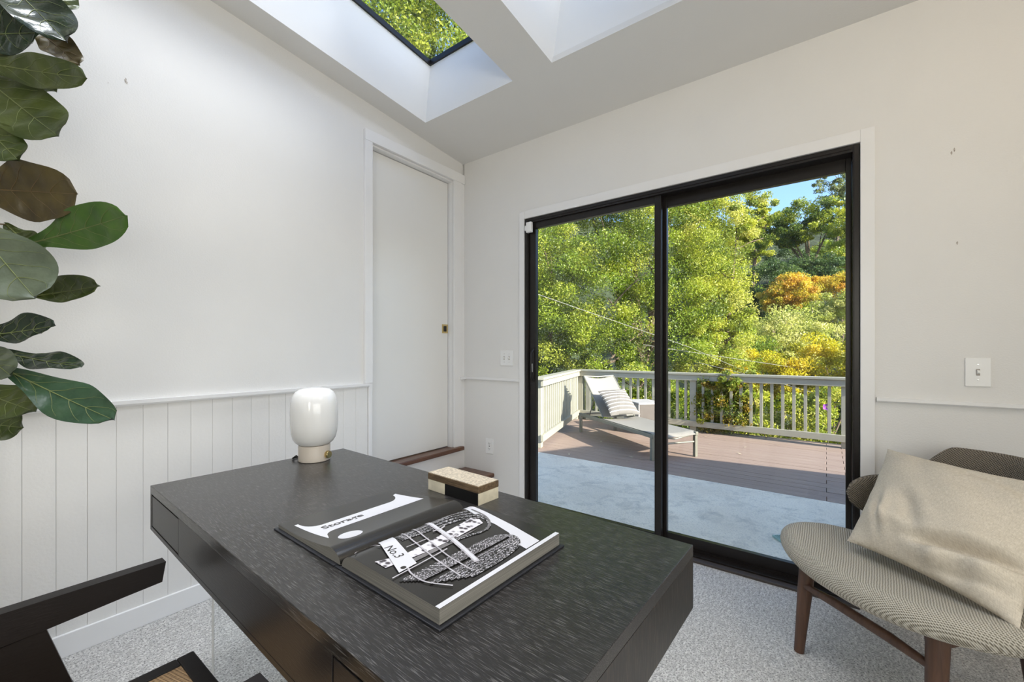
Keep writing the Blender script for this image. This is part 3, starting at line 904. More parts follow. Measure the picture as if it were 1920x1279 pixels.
MB().tube([(-.228, -.172, .255), (-.1, -.176, .268), (.1, -.178, .273), (.217, -.178, .268)], [.011, .0155, .0155, .011], 12).obj('stretcher', 'walnut', ch, True)
for a_, b_ in (((-.224, -.150), (-.085, .20)), ((.212, -.160), (.175, .20))):
    A_, B_ = Vector((*a_, .352)), Vector((*b_, .335))
    d_ = (B_ - A_).normalized(); n_ = Vector((-d_.y, d_.x, 0)) * .013
    mb = MB(); vs = []
    for p in (A_, B_):
        for q, zz in ((n_, -.026), (n_, .03), (-n_, .03), (-n_, -.026)): vs.append(p + q + Vector((0, 0, zz)))
    mb.add(vs, [(0, 1, 2, 3), (7, 6, 5, 4)] + [(i, (i + 1) % 4 + 4 if False else 4 + i, 4 + (i + 1) % 4, (i + 1) % 4) for i in range(4)])
    mb.obj('seat_rail', 'walnut', ch)
for sx in (-.07, .16):
    MB().tube([(sx, .20, .34), (sx * .98, .30, .44), (sx * .95, .372, .54)], .012, 10).obj('back_bracket', 'walnut', ch, True)

def pillow(mb, corners, thick, nu=44, nv=44, wr=0, seed=1, back=.6, pinch=.09, bias=None):
    bl_, br_, tl_, tr_ = [Vector(c_) for c_ in corners]
    nrm = ((br_ - bl_).cross(tl_ - bl_)).normalized()
    rnd = random.Random(seed); ph = [rnd.uniform(0, 6.28) for _ in range(12)]
    wd, ht = (br_ - bl_).length, (tl_ - bl_).length
    def pt(a, b, side):
        A, B_ = 2 * a - 1, 2 * b - 1
        pa = 1 - pinch * (1 - B_ * B_) * 1.0; pb = 1 - pinch * (1 - A * A)
        A2, B2 = A * pa, B_ * pb
        a2, b2 = (A2 + 1) / 2, (B2 + 1) / 2
        p = bl_.lerp(br_, a2).lerp(tl_.lerp(tr_, a2), b2)
        h = ((1 - A ** 2) ** .55) * ((1 - B_ ** 2) ** .55)
        w = 0
        if wr:
            w = wr * (math.sin(9 * A + 5 * B_ + ph[0]) * .35 + math.sin(4 * A - 13 * B_ + ph[1]) * .3 + math.sin(17 * A * B_ + 6 * B_ + ph[2]) * .3 + math.sin(3 * A + 21 * B_ + ph[3]) * .15) * min(1, h * 2)
        hh = h * thick + w
        if bias: hh += bias(A, B_) * min(1, h * 2)
        return p + nrm * (hh if side > 0 else -h * thick * back)
    mb.grid(lambda a, b: pt(a, b, 1), nu, nv, lambda a, b: (a * wd, b * ht))
    mb.grid(lambda a, b: pt(a, b, -1), nu, nv, lambda a, b: (a * wd, b * ht), flip=True)
    return mb
# slumped linen cushion: the lower edge is folded under towards the right
def slump(A, B_):
    cre = -.62 + .30 * A                      # the fold across the lower right
    on = sst((A + .25) / .5)
    d = B_ - cre
    f = -.030 * math.exp(-(d / .075) ** 2) * on + .016 * math.exp(-((d + .2) / .13) ** 2) * on + .012 * math.exp(-((d - .17) / .12) ** 2) * on
    f += .018 * math.exp(-((A + .35) ** 2 / .09 + (B_ + .50) ** 2 / .03)) - .016 * math.exp(-((A + .2 + .5 * (B_ + .2)) ** 2 / .02 + (B_ + .2) ** 2 / .09))
    f += .012 * math.exp(-((A + .62 + .3 * B_) ** 2 / .006 + (B_ + .35) ** 2 / .09)) - .012 * math.exp(-((A + .76 + .3 * B_) ** 2 / .004 + (B_ + .45) ** 2 / .06))
    f += -.008 * math.exp(-((d + .36) / .05) ** 2) * on + .007 * math.sin(14 * A - 6 * B_) * math.exp(-((d + .3) / .2) ** 2) * on
    f += -.010 * math.exp(-((B_ - .72 - .08 * math.sin(5 * A)) / .06) ** 2) * sst((A + .1) / .4) * .6
    return f
Mx = Matrix.Translation((2.510, -.530, 0)) @ Matrix.Rotation(R(-45), 4, 'Z')
crn = [Mx @ Vector(c_) for c_ in ((-.132, -.085, .462), (.335, -.085, .447), (-.240, .215, .760), (.285, .200, .765))]
ctr = sum(crn, Vector()) / 4
mb = MB(); pillow(mb, [c_ - ctr for c_ in crn], .092, 84, 84, .006, 5, .42, .075, lambda a_, b_: 1.35 * slump(a_, b_))
o = mb.obj('throw_pillow', 'linen', None, 80, True); o.location = ctr
tag(o, 'plain beige linen pillow slumped on the tweed lounge chair', 'pillow')

# ------------------------------------------------------------------ desk chair
dc = empty('desk_chair', (1.315, -2.40, 0), 0, 'black wooden armchair with a woven cane seat pulled up to the desk', 'chair')
for s in (-1, 1):
    ax = -.285 if s < 0 else .2925
    tip = .265 if s < 0 else .246
    pts = [(tip, .652), (tip - .007, .607), (.19, .602), (.075, .592), (-.25, .575), (-.32, .600), (-.32, .652)]
    MB().prism(pts, 'x', ax - .0155, ax + .0155).obj('armrest', 'chair_ebony', dc)
    # inverted V of boards under the arm
    MB().prism([(.075, .5915), (.112, .46), (.285, 0), (.225, 0), (.02, .46), (-.10, .579)], 'x', ax - .0145, ax + .0145).obj('leg', 'chair_ebony', dc)
    MB().prism([(-.102, .5785), (-.02, .46), (-.28, 0), (-.34, 0), (-.16, .46), (-.235, .575)], 'x', ax - .0145, ax + .0145).obj('leg', 'chair_ebony', dc)
sx0, sx1, sy0, sy1 = -.256, .256, -.20, .315
for q in ((sx0, sx1, sy1 - .034, sy1), (sx0, sx1, sy0, sy0 + .046), (sx0, sx0 + .034, sy0 + .046, sy1 - .034), (sx1 - .034, sx1, sy0 + .046, sy1 - .034)):
    MB().box(*q, .385, .420, .003).obj('seat_frame', 'chair_ebony', dc)
mb = MB(); mb.grid(lambda a, b: (sx0 + .032 + (sx1 - sx0 - .064) * a, sy0 + .044 + (sy1 - sy0 - .076) * b, .417 - .012 * math.sin(PI * a) * math.sin(PI * b)), 16, 16, lambda a, b: (a * .43, b * .43))
cs = mb.obj('cane_seat', 'cane', dc, True); cs['label'] = 'woven cane seat panel'
for s in (-1, 1):
    MB().prism([(-.20, .385), (-.155, .385), (-.30, .80), (-.335, .80)], 'x', s * .24 - .016, s * .24 + .016).obj('back_post', 'chair_ebony', dc)
    MB().box(min(s * .2555, s * .2705), max(s * .2555, s * .2705), -.06, .06, .388, .417).obj('spacer', 'chair_ebony', dc)
mb = MB(); mb.grid(lambda a, b: (-.222 + .444 * a, -.225 - .085 * b, .53 + .24 * b), 8, 8, lambda a, b: (a * .43, b * .26)); mb.obj('cane_back', 'cane', dc)
for zz, yy in ((.50, -.222), (.775, -.313)): MB().box(-.223, .223, yy - .014, yy + .014, zz, zz + .035, .002).obj('back_rail', 'chair_ebony', dc)

# ------------------------------------------------------------------ fiddle-leaf fig
fig = empty('fiddle_leaf_fig', (.21, -2.52, 0), 0, 'tall fiddle-leaf fig with big glossy leaves against the white left wall', 'plant')
FO = Vector((.21, -2.52, 0))
MB().lathe([(0, 0), (.105, 0), (.115, .01), (.145, .26), (.15, .28), (.138, .285), (.132, .25), (0, .245)], 32).obj('pot', 'pot_clay', fig, True)
trunk = [(0, 0, .24), (.01, .012, .7), (-.012, .022, 1.2), (.012, .03, 1.7), (0, .022, 2.2), (.012, .05, 2.52)]
MB().tube(trunk, [.019, .017, .016, .014, .011, .006], 10).obj('trunk', 'fig_bark', fig, True)
FIG_LEAVES = [
  ((0.247, -2.347, 2.301), (0.529, -2.236, 2.045), (-0.15, -0.836, -0.527), 0.081, 0.25, 0.10, 'dark'),
  ((0.236, -2.281, 2.381), (0.272, -2.204, 2.28), (0.222, -0.812, -0.54), 0.069, 0.20, 0.05, 'mid'),
  ((0.154, -2.416, 2.12), (0.29, -2.265, 2.163), (0.294, 0.007, -0.956), 0.099, 0.20, 0.05, 'dark'),
  ((0.266, -2.408, 2.009), (0.574, -2.203, 1.943), (-0.246, 0.058, -0.968), 0.050, 0.15, -0.10, 'mid'),
  ((0.13, -2.284, 2.264), (0.275, -2.177, 2.116), (-0.179, -0.705, -0.686), 0.050, 0.20, 0.00, 'bronze'),
  ((0.079, -2.373, 2.136), (0.296, -2.235, 1.989), (-0.293, -0.442, -0.848), 0.064, 0.15, 0.00, 'mid'),
  ((0.168, -2.406, 2.037), (0.451, -2.245, 1.793), (-0.208, -0.688, -0.695), 0.092, 0.12, -0.10, 'mid'),
  ((0.278, -2.399, 1.847), (0.418, -2.32, 1.701), (-0.168, -0.791, -0.589), 0.056, 0.20, -0.05, 'mid'),
  ((0.22, -2.417, 1.639), (0.44, -2.203, 1.635), (-0.222, 0.21, -0.952), 0.094, 0.15, -0.06, 'bronze'),
  ((0.252, -2.293, 1.49), (0.56, -2.113, 1.569), (-0.007, 0.411, -0.911), 0.071, 0.12, -0.12, 'bright'),
  ((0.418, -2.419, 1.523), (0.606, -2.304, 1.289), (-0.112, -0.853, -0.509), 0.095, 0.15, -0.08, 'grey'),
  ((0.104, -2.329, 1.573), (0.192, -2.263, 1.47), (-0.16, -0.763, -0.626), 0.046, 0.10, 0.00, 'mid'),
  ((0.236, -2.281, 1.326), (0.442, -2.152, 1.357), (0.131, 0.028, -0.991), 0.051, 0.55, -0.05, 'mid'),
  ((0.311, -2.399, 1.19), (0.474, -2.253, 1.224), (0.376, -0.21, -0.902), 0.050, 0.35, -0.06, 'dark'),
  ((0.215, -2.346, 1.146), (0.448, -2.197, 1.1), (0.385, -0.763, -0.519), 0.045, 0.15, -0.04, 'dark'),
  ((0.404, -2.354, 1.104), (0.666, -2.16, 0.952), (0.11, -0.701, -0.705), 0.059, 0.14, -0.10, 'teal'),
  ((0.331, -2.409, 1.048), (0.515, -2.297, 0.979), (0.134, -0.67, -0.731), 0.058, 0.20, -0.10, 'mid'),
  ((0.298, -2.409, 0.945), (0.397, -2.31, 0.923), (0.214, -0.411, -0.886), 0.051, 0.20, -0.06, 'mid'),
  ((0.397, -2.41, 1.176), (0.493, -2.338, 1.079), (-0.022, -0.792, -0.61), 0.044, 0.20, 0.00, 'grey'),
  ((0.069, -2.405, 2.251), (0.266, -2.283, 2.286), (-0.048, 0.347, -0.937), 0.071, 0.20, 0.00, 'dark'),
]
def fig_leaf(k, B_, T_, side, hw, fold, droop, kind):
    B_, T_, side = Vector(B_) - FO, Vector(T_) - FO, Vector(side)
    L = (T_ - B_).length; ax = (T_ - B_).normalized(); nr = side.cross(ax).normalized()
    rnd = random.Random(k * 13 + 5); p1, p2, p3 = (rnd.uniform(0, 6.28) for _ in range(3))
    def width(s):
        w = max(0, math.sin(PI * min(1, s ** 1.22))) ** .46 * (.56 + .44 * sst((s - .12) / .5))
        return w * (1 + .05 * math.sin(13 * s + p1))
    curl = 1.0 if k == 12 else 0
    def P(s, c, off=0):
        w = width(s) * hw * c
        z = fold * abs(c) ** 1.3 * hw * (.5 + .5 * math.sin(PI * min(s, 1))) + droop * 4 * s * (1 - s) * L * .35
        z += .0075 * math.sin(11 * s + p2 + 2.2 * c) * c * c + .004 * math.sin(2 * PI * s * 5.5 + (0 if c > 0 else .8)) * abs(c) * (1 - abs(c)) * 4
        return B_ + ax * (s * L) + side * w * (1 - .25 * fold * abs(c)) + nr * (z + off)
    mb = MB(); nu, nv = 22, 14
    mb.grid(lambda a, b: P(a, 2 * b - 1), nu, nv)
    mb.grid(lambda a, b: P(a, 2 * b - 1, -.0011), nu, nv, flip=True)
    o = mb.obj('leaf', 'fig_' + kind, fig, 80, True)
    # veins on both faces: a midrib and paired side veins
    v = MB()
    for off in (.0008, -.0019):
        v.tube([P(s / 14 * .97, 0, off) for s in range(15)], [.0021 - .0015 * s / 14 for s in range(15)], 6)
        for i in range(5):
            s0 = .10 + .155 * i + .02 * math.sin(p3 + i)
            for sg in (-1, 1):
                pts = []
                for q in range(8):
                    t = q / 7
                    pts.append(P(min(.97, s0 + .17 * t + .05 * t * t), sg * .86 * t, off))
                v.tube(pts, [.0009 - .0006 * q / 7 for q in range(8)], 5)
    v.obj('veins', 'fig_vein_brown' if kind in ('bronze',) else 'fig_vein', o, True)
    zt = min(2.45, max(.9, B_.z - .10))
    ti = Vector((0, .024, zt)); mid = (ti + B_) / 2 + Vector((0, 0, .03))
    MB().tube([ti, mid, B_ + ax * .004], [.0042, .0036, .003], 6).obj('stalk', 'fig_vein_brown', fig, True)
for k, a in enumerate(FIG_LEAVES): fig_leaf(k, *a)

# ------------------------------------------------------------------ wall fittings
def plate(name, label, cat, loc, rz, w, h, toggles, kind):
    t = empty(name, loc, rz, label, cat)
    MB().box(-w / 2, w / 2, -.006, -.0005, -h / 2, h / 2, .002).obj('plate', 'plate_plastic', t)
    for x in toggles:
        if kind == 'switch':
            MB().box(x - .0055, x + .0055, -.0075, -.0055, -.013, .013, .0006).obj('toggle_slot', 'chip_plaster', t)
            mb = MB().prism([(-.0072, -.008), (-.019, -.001), (-.019, .005), (-.0072, .009)], 'x', x - .0042, x + .0042)
            mb.obj('toggle', 'plate_plastic', t)
            for z in (-.030, .030): MB().lathe([(0, 0), (.003, 0), (.0026, .0012), (0, .0014)], 10, mtx=Matrix.Translation((x, -.0058, z)) @ Matrix.Rotation(R(90), 4, 'X')).obj('screw', 'steel', t)
        else:
            for z in (-.019, .019):
                r = MB().box(x - .0165, x + .0165, -.0085, -.0055, z - .0135, z + .0135, .002).obj('receptacle', 'plate_plastic', t)
                s_ = MB()
                for dx in (-.006, .006): s_.box(x + dx - .0012, x + dx + .0012, -.0092, -.0084, z - .002, z + .007)
                s_.box(x - .002, x + .002, -.0092, -.0084, z - .010, z - .006); s_.obj('slots', 'slot_dark', r)
            MB().box(x - .003, x + .003, -.0088, -.0056, -.004, .004, .0005).obj('screw', 'slot_dark', t)
    return t
plate('light_switch', 'white double light switch plate between the corner and the sliding door', 'switch', (.428, 0, 1.097), 0, .116, .112, (-.023, .023), 'switch')
plate('light_switch', 'white single light switch plate right of the sliding door', 'switch', (2.7785, 0, 1.065), 0, .071, .114, (0,), 'switch')
plate('wall_outlet', 'white electrical outlet low on the wall beside the sliding door', 'outlet', (.264, 0, .431), 0, .074, .114, (0,), 'outlet')
sn = empty('door_sensor', (.634, -.004, 2.012), 0, 'small white alarm sensor on the top left of the sliding door frame', 'sensor')
MB().box(-.020, .024, -.024, 0, -.036, .036, .003).obj('sensor_body', 'plate_plastic', sn)
MB().box(-.040, -.024, -.014, 0, -.018, .018, .002).obj('magnet', 'plate_plastic', sn)
def chip(loc, axis, s, wall, seed):
    rnd = random.Random(seed); n = 11; mb = MB()
    q = [(math.cos(2 * PI * k / n) * s * .35 * rnd.uniform(.5, 1.2), math.sin(2 * PI * k / n) * s * rnd.uniform(.6, 1.1)) for k in range(n)]
    if axis == 'x': mb.prism([(loc[1] + a, loc[2] + b) for a, b in q], 'x', loc[0], loc[0] + .0012)
    else: mb.prism([(loc[0] + a, loc[2] + b) for a, b in q], 'y', loc[1] - .0012, loc[1])
    mb.obj('plaster_chip', 'chip_plaster', wall)
chip((XW, -2.007, 2.262), 'x', .011, wall_left, 1); chip((XW, -2.003, 2.254), 'x', .006, wall_left, 2); chip((XW, -2.06, 2.225), 'x', .003, wall_left, 9)
chip((2.706, 0, 1.956), 'y', .008, wall_back, 3); chip((2.714, 0, 1.966), 'y', .009, wall_back, 4); chip((2.722, 0, 1.586), 'y', .007, wall_back, 5)

# ------------------------------------------------------------------ on the deck
lo = empty('sun_lounger', (-.683, 3.281, GZ), math.atan2(-.579, .816), 'grey mesh sun lounger with raised back on the deck', 'lounger')
LL, LWd, LH = 1.753, .59, .30
for y in (0, LWd):
    MB().box(-.01, LL + .02, y - .018, y + .018, LH - .05, LH - .008, .003).obj('side_rail', 'lounger_frame', lo)
    for x in (0.02, LL - .01):
        lg_ = MB().box(x - .02, x + .02, y - .0175, y + .0175, 0, LH - .0505, .002); lg_.obj('leg', 'lounger_frame', lo)
MB().tube([(LL - .01, .018, .175), (LL - .01, LWd - .018, .175)], .011, 10).obj('crossbar', 'lounger_frame', lo)
MB().tube([(LL, .018, LH - .035), (LL, LWd / 2, LH - .075), (LL, LWd - .018, LH - .035)], .009, 10).obj('end_bar', 'lounger_frame', lo)
MB().tube([(.0, .018, LH - .03), (.0, LWd - .018, LH - .03)], .014, 10).obj('crossbar', 'lounger_frame', lo)
def sl(a, b):
    return (.60 + (LL - .58) * a, .004 + (LWd - .008) * b, LH - .002 - .018 * math.sin(PI * b) - (.03 * max(0, a - .96) / .04))
mb = MB(); mb.grid(sl, 24, 10); mb.grid(lambda a, b: (sl(a, b)[0], sl(a, b)[1], sl(a, b)[2] - .004), 24, 10, flip=True)
mb.obj('seat_sling', 'sling', lo, True)
H0, H1_ = Vector((.60, 0, LH + .005)), Vector((.03, 0, .845))
dv_ = (H1_ - H0)
for y in (.045, .545):
    MB().tube([H0 + Vector((0, y, 0)), H1_ + Vector((0, y, 0))], .012, 10).obj('back_rail', 'lounger_frame', lo)
MB().tube([H1_ + Vector((0, .045, 0)), H1_ + Vector((-.004, .295, -.012)), H1_ + Vector((0, .545, 0))], .011, 10).obj('back_bar', 'lounger_frame', lo)
bn = Vector((dv_.z, 0, -dv_.x)).normalized()
def bsl(a, b):
    p = H0.lerp(H1_, .02 + .97 * a) + Vector((0, .047 + .496 * b, 0)) + bn * (.008 - .022 * math.sin(PI * b))
    return p - Vector((0, 0, .022 * math.sin(PI * b) * (a > .98)))
mb = MB(); mb.grid(bsl, 20, 10); mb.grid(lambda a, b: bsl(a, b) - bn * .004, 20, 10, flip=True)
mb.obj('back_sling', 'sling', lo, True)
for y in (.06, .53):
    MB().tube([(.33, y, .56), (.18, y, LH - .02)], .008, 8).obj('back_strut', 'lounger_frame', lo)
LMx = Matrix.Translation((-.683, 3.281, GZ)) @ Matrix.Rotation(math.atan2(-.579, .816), 4, 'Z')
crn = [LMx @ Vector(c_) for c_ in ((.775, .06, .355), (.785, .52, .35), (.42, .05, .665), (.42, .50, .675))]
ctr = sum(crn, Vector()) / 4
mb = MB(); pillow(mb, [c_ - ctr for c_ in crn], .075, 28, 28, .003, 3, .75, .06)
o = mb.obj('striped_pillow', 'striped_cloth', None, 80, True); o.location = ctr
tag(o, 'grey pillow with white stripes leaning on the sun lounger', 'pillow')

cr = empty('side_table', (.06, 3.90, GZ), math.atan2(-.667, .745), 'square grey outdoor side table behind the sun lounger', 'table')
MB().box(-.24, .24, -.20, .20, .435, .465, .01).obj('top', 'crate_grey', cr)
MB().box(-.235, .235, -.198, -.18, .05, .434, .004).obj('front_panel', 'crate_grey', cr)
MB().box(-.235, .235, .18, .198, .05, .434, .004).obj('back_panel', 'crate_grey', cr)
for s in (-1, 1): MB().box(s * .218 - .017, s * .218 + .017, -.1795, .1795, .05, .434, .003).obj('side_panel', 'crate_dark', cr)
for sx in (-.2, .2):
    for sy in (-.165, .165): MB().box(sx - .02, sx + .02, sy - .02, sy + .02, 0, .0495, .003).obj('foot', 'crate_dark', cr)

gr = empty('drain_grate', (2.100, .822, GZ), R(38), 'small pale green drain grate set on the concrete patio', 'grate')
f = MB()
f.box(-.075, .075, -.045, -.038, 0, .014); f.box(-.075, .075, .038, .045, 0, .014); f.box(-.075, -.068, -.038, .038, 0, .014); f.box(.068, .075, -.038, .038, 0, .014)
f.obj('rim', 'grate_green', gr)
for k in range(9):
    x = -.056 + .014 * k
    MB().box(x - .003, x + .003, -.0378, .0378, .003, .011).obj('bar', 'grate_green', gr)
lf0 = None
for i, (x, y) in enumerate([(-.128, 2.813), (.503, 2.261), (.534, 2.052), (.625, 2.234), (-.134, 1.941), (.928, 4.0), (1.215, 3.9), (1.478, 3.6), (1.479, 3.175), (1.796, 4.0), (1.07, 3.545)]):
    if lf0 is None:
        mb = MB().add([(0, -.022, .003), (.012, 0, .008), (0, .026, .012), (-.012, 0, .007)], [(0, 1, 2, 3)])
        mb.add([(0, -.022, .0025), (.012, 0, .0075), (0, .026, .0115), (-.012, 0, .0065)], [(3, 2, 1, 0)])
        lf0 = mb.obj('fallen_leaf', 'dry_leaf'); o = lf0
    else:
        o = lf0.copy(); COL.objects.link(o)
    o.location = (x, y, GZ + .002); o.rotation_euler = (0, 0, i * 1.7)
    tag(o, 'tiny dry leaf fallen on the brown deck boards', 'leaf', 'dry leaves on the deck')

# ------------------------------------------------------------------ plants beyond the deck
def leaf_mesh(name, pos, size, cols, rng, parent, up=.35, wfac=.5):
    """one crown: every leaf is a folded four-point blade"""
    n = len(pos)
    nr = rng.normal(size=(n, 3)); nr[:, 2] += up; nr /= np.linalg.norm(nr, axis=1)[:, None]
    t = rng.normal(size=(n, 3)); t -= nr * (t * nr).sum(1)[:, None]; t /= np.linalg.norm(t, axis=1)[:, None]
    s = np.cross(nr, t)
    L = (size * rng.uniform(.65, 1.3, n))[:, None]; Wd = L * wfac
    v = np.empty((n, 4, 3))
    v[:, 0] = pos - t * L * .5; v[:, 1] = pos + s * Wd * .5 + nr * L * .1; v[:, 2] = pos + t * L * .5 - nr * L * .08; v[:, 3] = pos - s * Wd * .5 + nr * L * .1
    me = bpy.data.meshes.new(name)
    me.vertices.add(n * 4); me.vertices.foreach_set('co', v.reshape(-1).astype(np.float32))
    me.loops.add(n * 4); me.loops.foreach_set('vertex_index', np.arange(n * 4, dtype=np.int32))
    me.polygons.add(n); me.polygons.foreach_set('loop_start', np.arange(0, n * 4, 4, dtype=np.int32))
    me.polygons.foreach_set('loop_total', np.full(n, 4, dtype=np.int32))
    ca = me.color_attributes.new('leaf_color', 'FLOAT_COLOR', 'POINT')
    c4 = np.ones((n, 4, 4), dtype=np.float32); c4[:, :, :3] = cols[:, None, :]
    ca.data.foreach_set('color', c4.reshape(-1))
    me.update(); me.validate()
    me.materials.append(MATS['foliage'])
    o = bpy.data.objects.new(name, me); COL.objects.link(o); o['kind'] = 'stuff'
    if parent: o.parent = parent
    return o
PAL = {
 'bay': [(0.310, 0.397, 0.031), (0.187, 0.276, 0.026), (0.463, 0.497, 0.066), (0.066, 0.110, 0.017)],
 'bayl': [(0.508, 0.530, 0.066), (0.376, 0.442, 0.044), (0.618, 0.596, 0.155), (0.176, 0.242, 0.034)],
 'oak': [(.08, .14, .03), (.20, .27, .04), (.46, .50, .06), (.07, .12, .035), (.38, .44, .05)],
 'darkgreen': [(0.055, 0.104, 0.037), (0.086, 0.148, 0.043), (0.124, 0.186, 0.049)],
 'bright': [(0.271, 0.371, 0.031), (0.494, 0.532, 0.049), (0.173, 0.259, 0.031)],
 'orange': [(.74, .50, .055), (.54, .28, .04), (.50, .45, .05), (.80, .62, .08)],
 'willow': [(0.545, 0.557, 0.148), (0.421, 0.470, 0.100), (0.642, 0.618, 0.235)],
 'yellow': [(0.714, 0.628, 0.033), (0.649, 0.585, 0.033), (0.736, 0.562, 0.043), (0.433, 0.433, 0.033)],
 'low': [(0.322, 0.408, 0.031), (0.518, 0.545, 0.062), (0.161, 0.235, 0.024), (0.618, 0.569, 0.148)],
 'lime': [(0.508, 0.530, 0.055), (0.376, 0.442, 0.044), (0.618, 0.596, 0.110), (0.221, 0.298, 0.034)],
 'feather': [(0.271, 0.310, 0.124), (0.198, 0.235, 0.100)],
 'vine': [(0.200, 0.284, 0.032), (0.105, 0.158, 0.026), (0.315, 0.336, 0.042), (0.231, 0.294, 0.042), (0.347, 0.231, 0.032)],
}
def crown(parent, org, blobs, clumps, per, size, pal, seed, lump=.32, spread=1.0, wfac=.5, inner=.45):
    rng = np.random.default_rng(seed)
    P_ = np.array(PAL[pal]); pos = []; col = []
    vol = np.array([b[1][0] * b[1][2] for b in blobs]); vol = vol / vol.sum()
    for bi, (c_, r_) in enumerate(blobs):
        k = max(3, int(round(clumps * vol[bi])))
        d = rng.normal(size=(k, 3)); d /= np.linalg.norm(d, axis=1)[:, None]
        rad = (inner + (1 - inner) * rng.random(k) ** .6)[:, None]
        cc = np.array(c_) + d * rad * np.array(r_)
        base = P_[rng.integers(0, len(P_), k)]
        rs = lump * np.mean(r_) * rng.uniform(.6, 1.25, k)
        for j in range(k):
            e = rng.normal(size=(per, 3)); e /= np.linalg.norm(e, axis=1)[:, None]
            q = cc[j] + e * (rs[j] * rng.random(per) ** .45)[:, None] * np.array([1, 1, .72]) * spread
            pos.append(q)
            mixw = rng.random((per, 1)) * .55
            cl = base[j] * (1 - mixw) + P_[rng.integers(0, len(P_), per)] * mixw
            col.append(cl * rng.uniform(.75, 1.25, (per, 1)))
    pos = np.concatenate(pos) - np.array(org); col = np.clip(np.concatenate(col), 0, .9)
    return leaf_mesh('crown' if parent else 'foliage', pos, size, col, rng, parent, wfac=wfac)
def branchy(parent, base, tips, r0, name='trunk', mat='bark'):
    """trunk with limbs reaching the crown blobs, one mesh"""
    mb = MB(); b = Vector(base)
    c = sum((Vector(t) for t in tips), Vector()) / len(tips)
    fork = b.lerp(c, .55) + Vector((.1, 0, 0))
    mb.tube([b, b.lerp(fork, .5) + Vector((.06, .05, 0)), fork], [r0, r0 * .8, r0 * .62], 8)
    rnd = random.Random(int(abs(b.x * 91 + b.y * 37)))
    for t in tips:
        t = Vector(t); m_ = fork.lerp(t, .5) + Vector((rnd.uniform(-.15, .15), rnd.uniform(-.15, .15), .1))
        mb.tube([fork, m_, t], [r0 * .5, r0 * .33, r0 * .12], 6)
        for _ in range(4):
            s_ = fork.lerp(t, rnd.uniform(.35, .95)); e_ = s_ + Vector((rnd.uniform(-1, 1), rnd.uniform(-1, 1), rnd.uniform(-.2, .9))) * r0 * 7
            mb.tube([s_, s_.lerp(e_, .5) + Vector((0, 0, .05)), e_], [r0 * .16, r0 * .11, r0 * .05], 5)
    return mb.obj(name, mat, parent, True)
def tree(name, cat, label, foot, blobs, clumps, per, size, pal, seed, r0=.1, group=None, stem='trunk', **kw):
    fz = hill(foot[0], foot[1]) - .1 if foot[1] > 5 else -1.65
    org = (foot[0], foot[1], fz)
    t = empty(name, org, 0, label, cat, group)
    crown(t, org, blobs, clumps, per, size, pal, seed, **kw)
    branchy(t, (0, 0, 0), [tuple(np.array(b[0]) - np.array(org)) for b in blobs], r0, stem)
    return t
B3 = lambda x, y, z, a, b, c: ((x, y, z), (a, b, c))
# the big leafy mass left of centre
tree('tree', 'tree', 'dense bushy tree overhanging the left railing of the deck', (-2.9, 5.6), [B3(-2.5, 5.4, 3.2, 1.0, 1.0, 1.25), B3(-2.4, 5.2, 1.6, .95, .8, 1.1), B3(-3.3, 5.0, 3.6, 1.0, 1.0, 1.8), B3(-3.2, 5.2, 1.8, 1.0, 1.0, 1.2), B3(-2.2, 5.3, .3, .7, .6, .7)], 260, 400, .047, 'bay', 1, .12)
tree('tree', 'tree', 'broad light green tree filling the view behind the lounger', (-1.0, 7.6), [B3(-1.74, 6.4, 3.9, 1.3, 1.1, 1.1), B3(-1.44, 6.0, 2.27, 1.25, 1.0, 1.3), B3(-.94, 7.6, 3.5, 1.4, 1.2, 1.5), B3(-.68, 7.1, 1.6, 1.2, 1.0, 1.3), B3(-1.4, 5.6, .9, .95, .6, .7), B3(-.9, 6.2, .2, 1.0, .7, .8), B3(-1.6, 7.2, 5.2, 1.2, 1.1, 1.0), B3(-.6, 8.0, 5.4, 1.3, 1.0, 1.0), B3(-2.8, 7.4, 5.6, 1.3, 1.1, 1.2)], 400, 420, .048, 'bay', 2, .13)
tree('tree', 'tree', 'pale yellow-green tree standing right of the door mullion', (.2, 9.0), [B3(-.03, 8.9, 4.0, .95, 1.0, 1.2), B3(.08, 8.4, 2.4, .85, .9, 1.15), B3(.22, 7.6, 1.1, .85, .7, .75), B3(-.35, 8.6, 5.0, .9, .9, .7), B3(.62, 8.7, 4.1, .35, .5, .45), B3(.55, 8.6, 1.9, .45, .5, .6)], 220, 420, .048, 'bayl', 3, .11)
tree('tree', 'tree', 'tall tree seen through the skylight pane', (-5.4, 3.6), [B3(-4.7, 3.4, 7.6, 1.5, 1.5, 1.5), B3(-3.9, 3.9, 6.6, 1.2, 1.2, 1.0), B3(-5.4, 3.4, 8.8, 1.5, 1.5, 1.4), B3(-4.6, 2.2, 7.2, 1.1, 1.1, 1.2), B3(-5.2, 4.6, 6.4, 1.4, 1.2, 1.2)], 170, 320, .07, 'bay', 4, .16)
tree('tree', 'tree', 'tall tree east of the house that shades its roof', (12.2, -3.2), [B3(12.1, -2.8, 8.5, 1.7, 1.7, 1.5), B3(13.2, -3.1, 9.2, 1.6, 1.6, 1.5), B3(11.4, -2.6, 7.9, 1.4, 1.4, 1.3), B3(12.4, -3.3, 7.8, 1.4, 1.4, 1.2)], 140, 200, .14, 'bay', 5, .18, inner=.15)  # unseen tree added to keep the sun out of the skylight wells
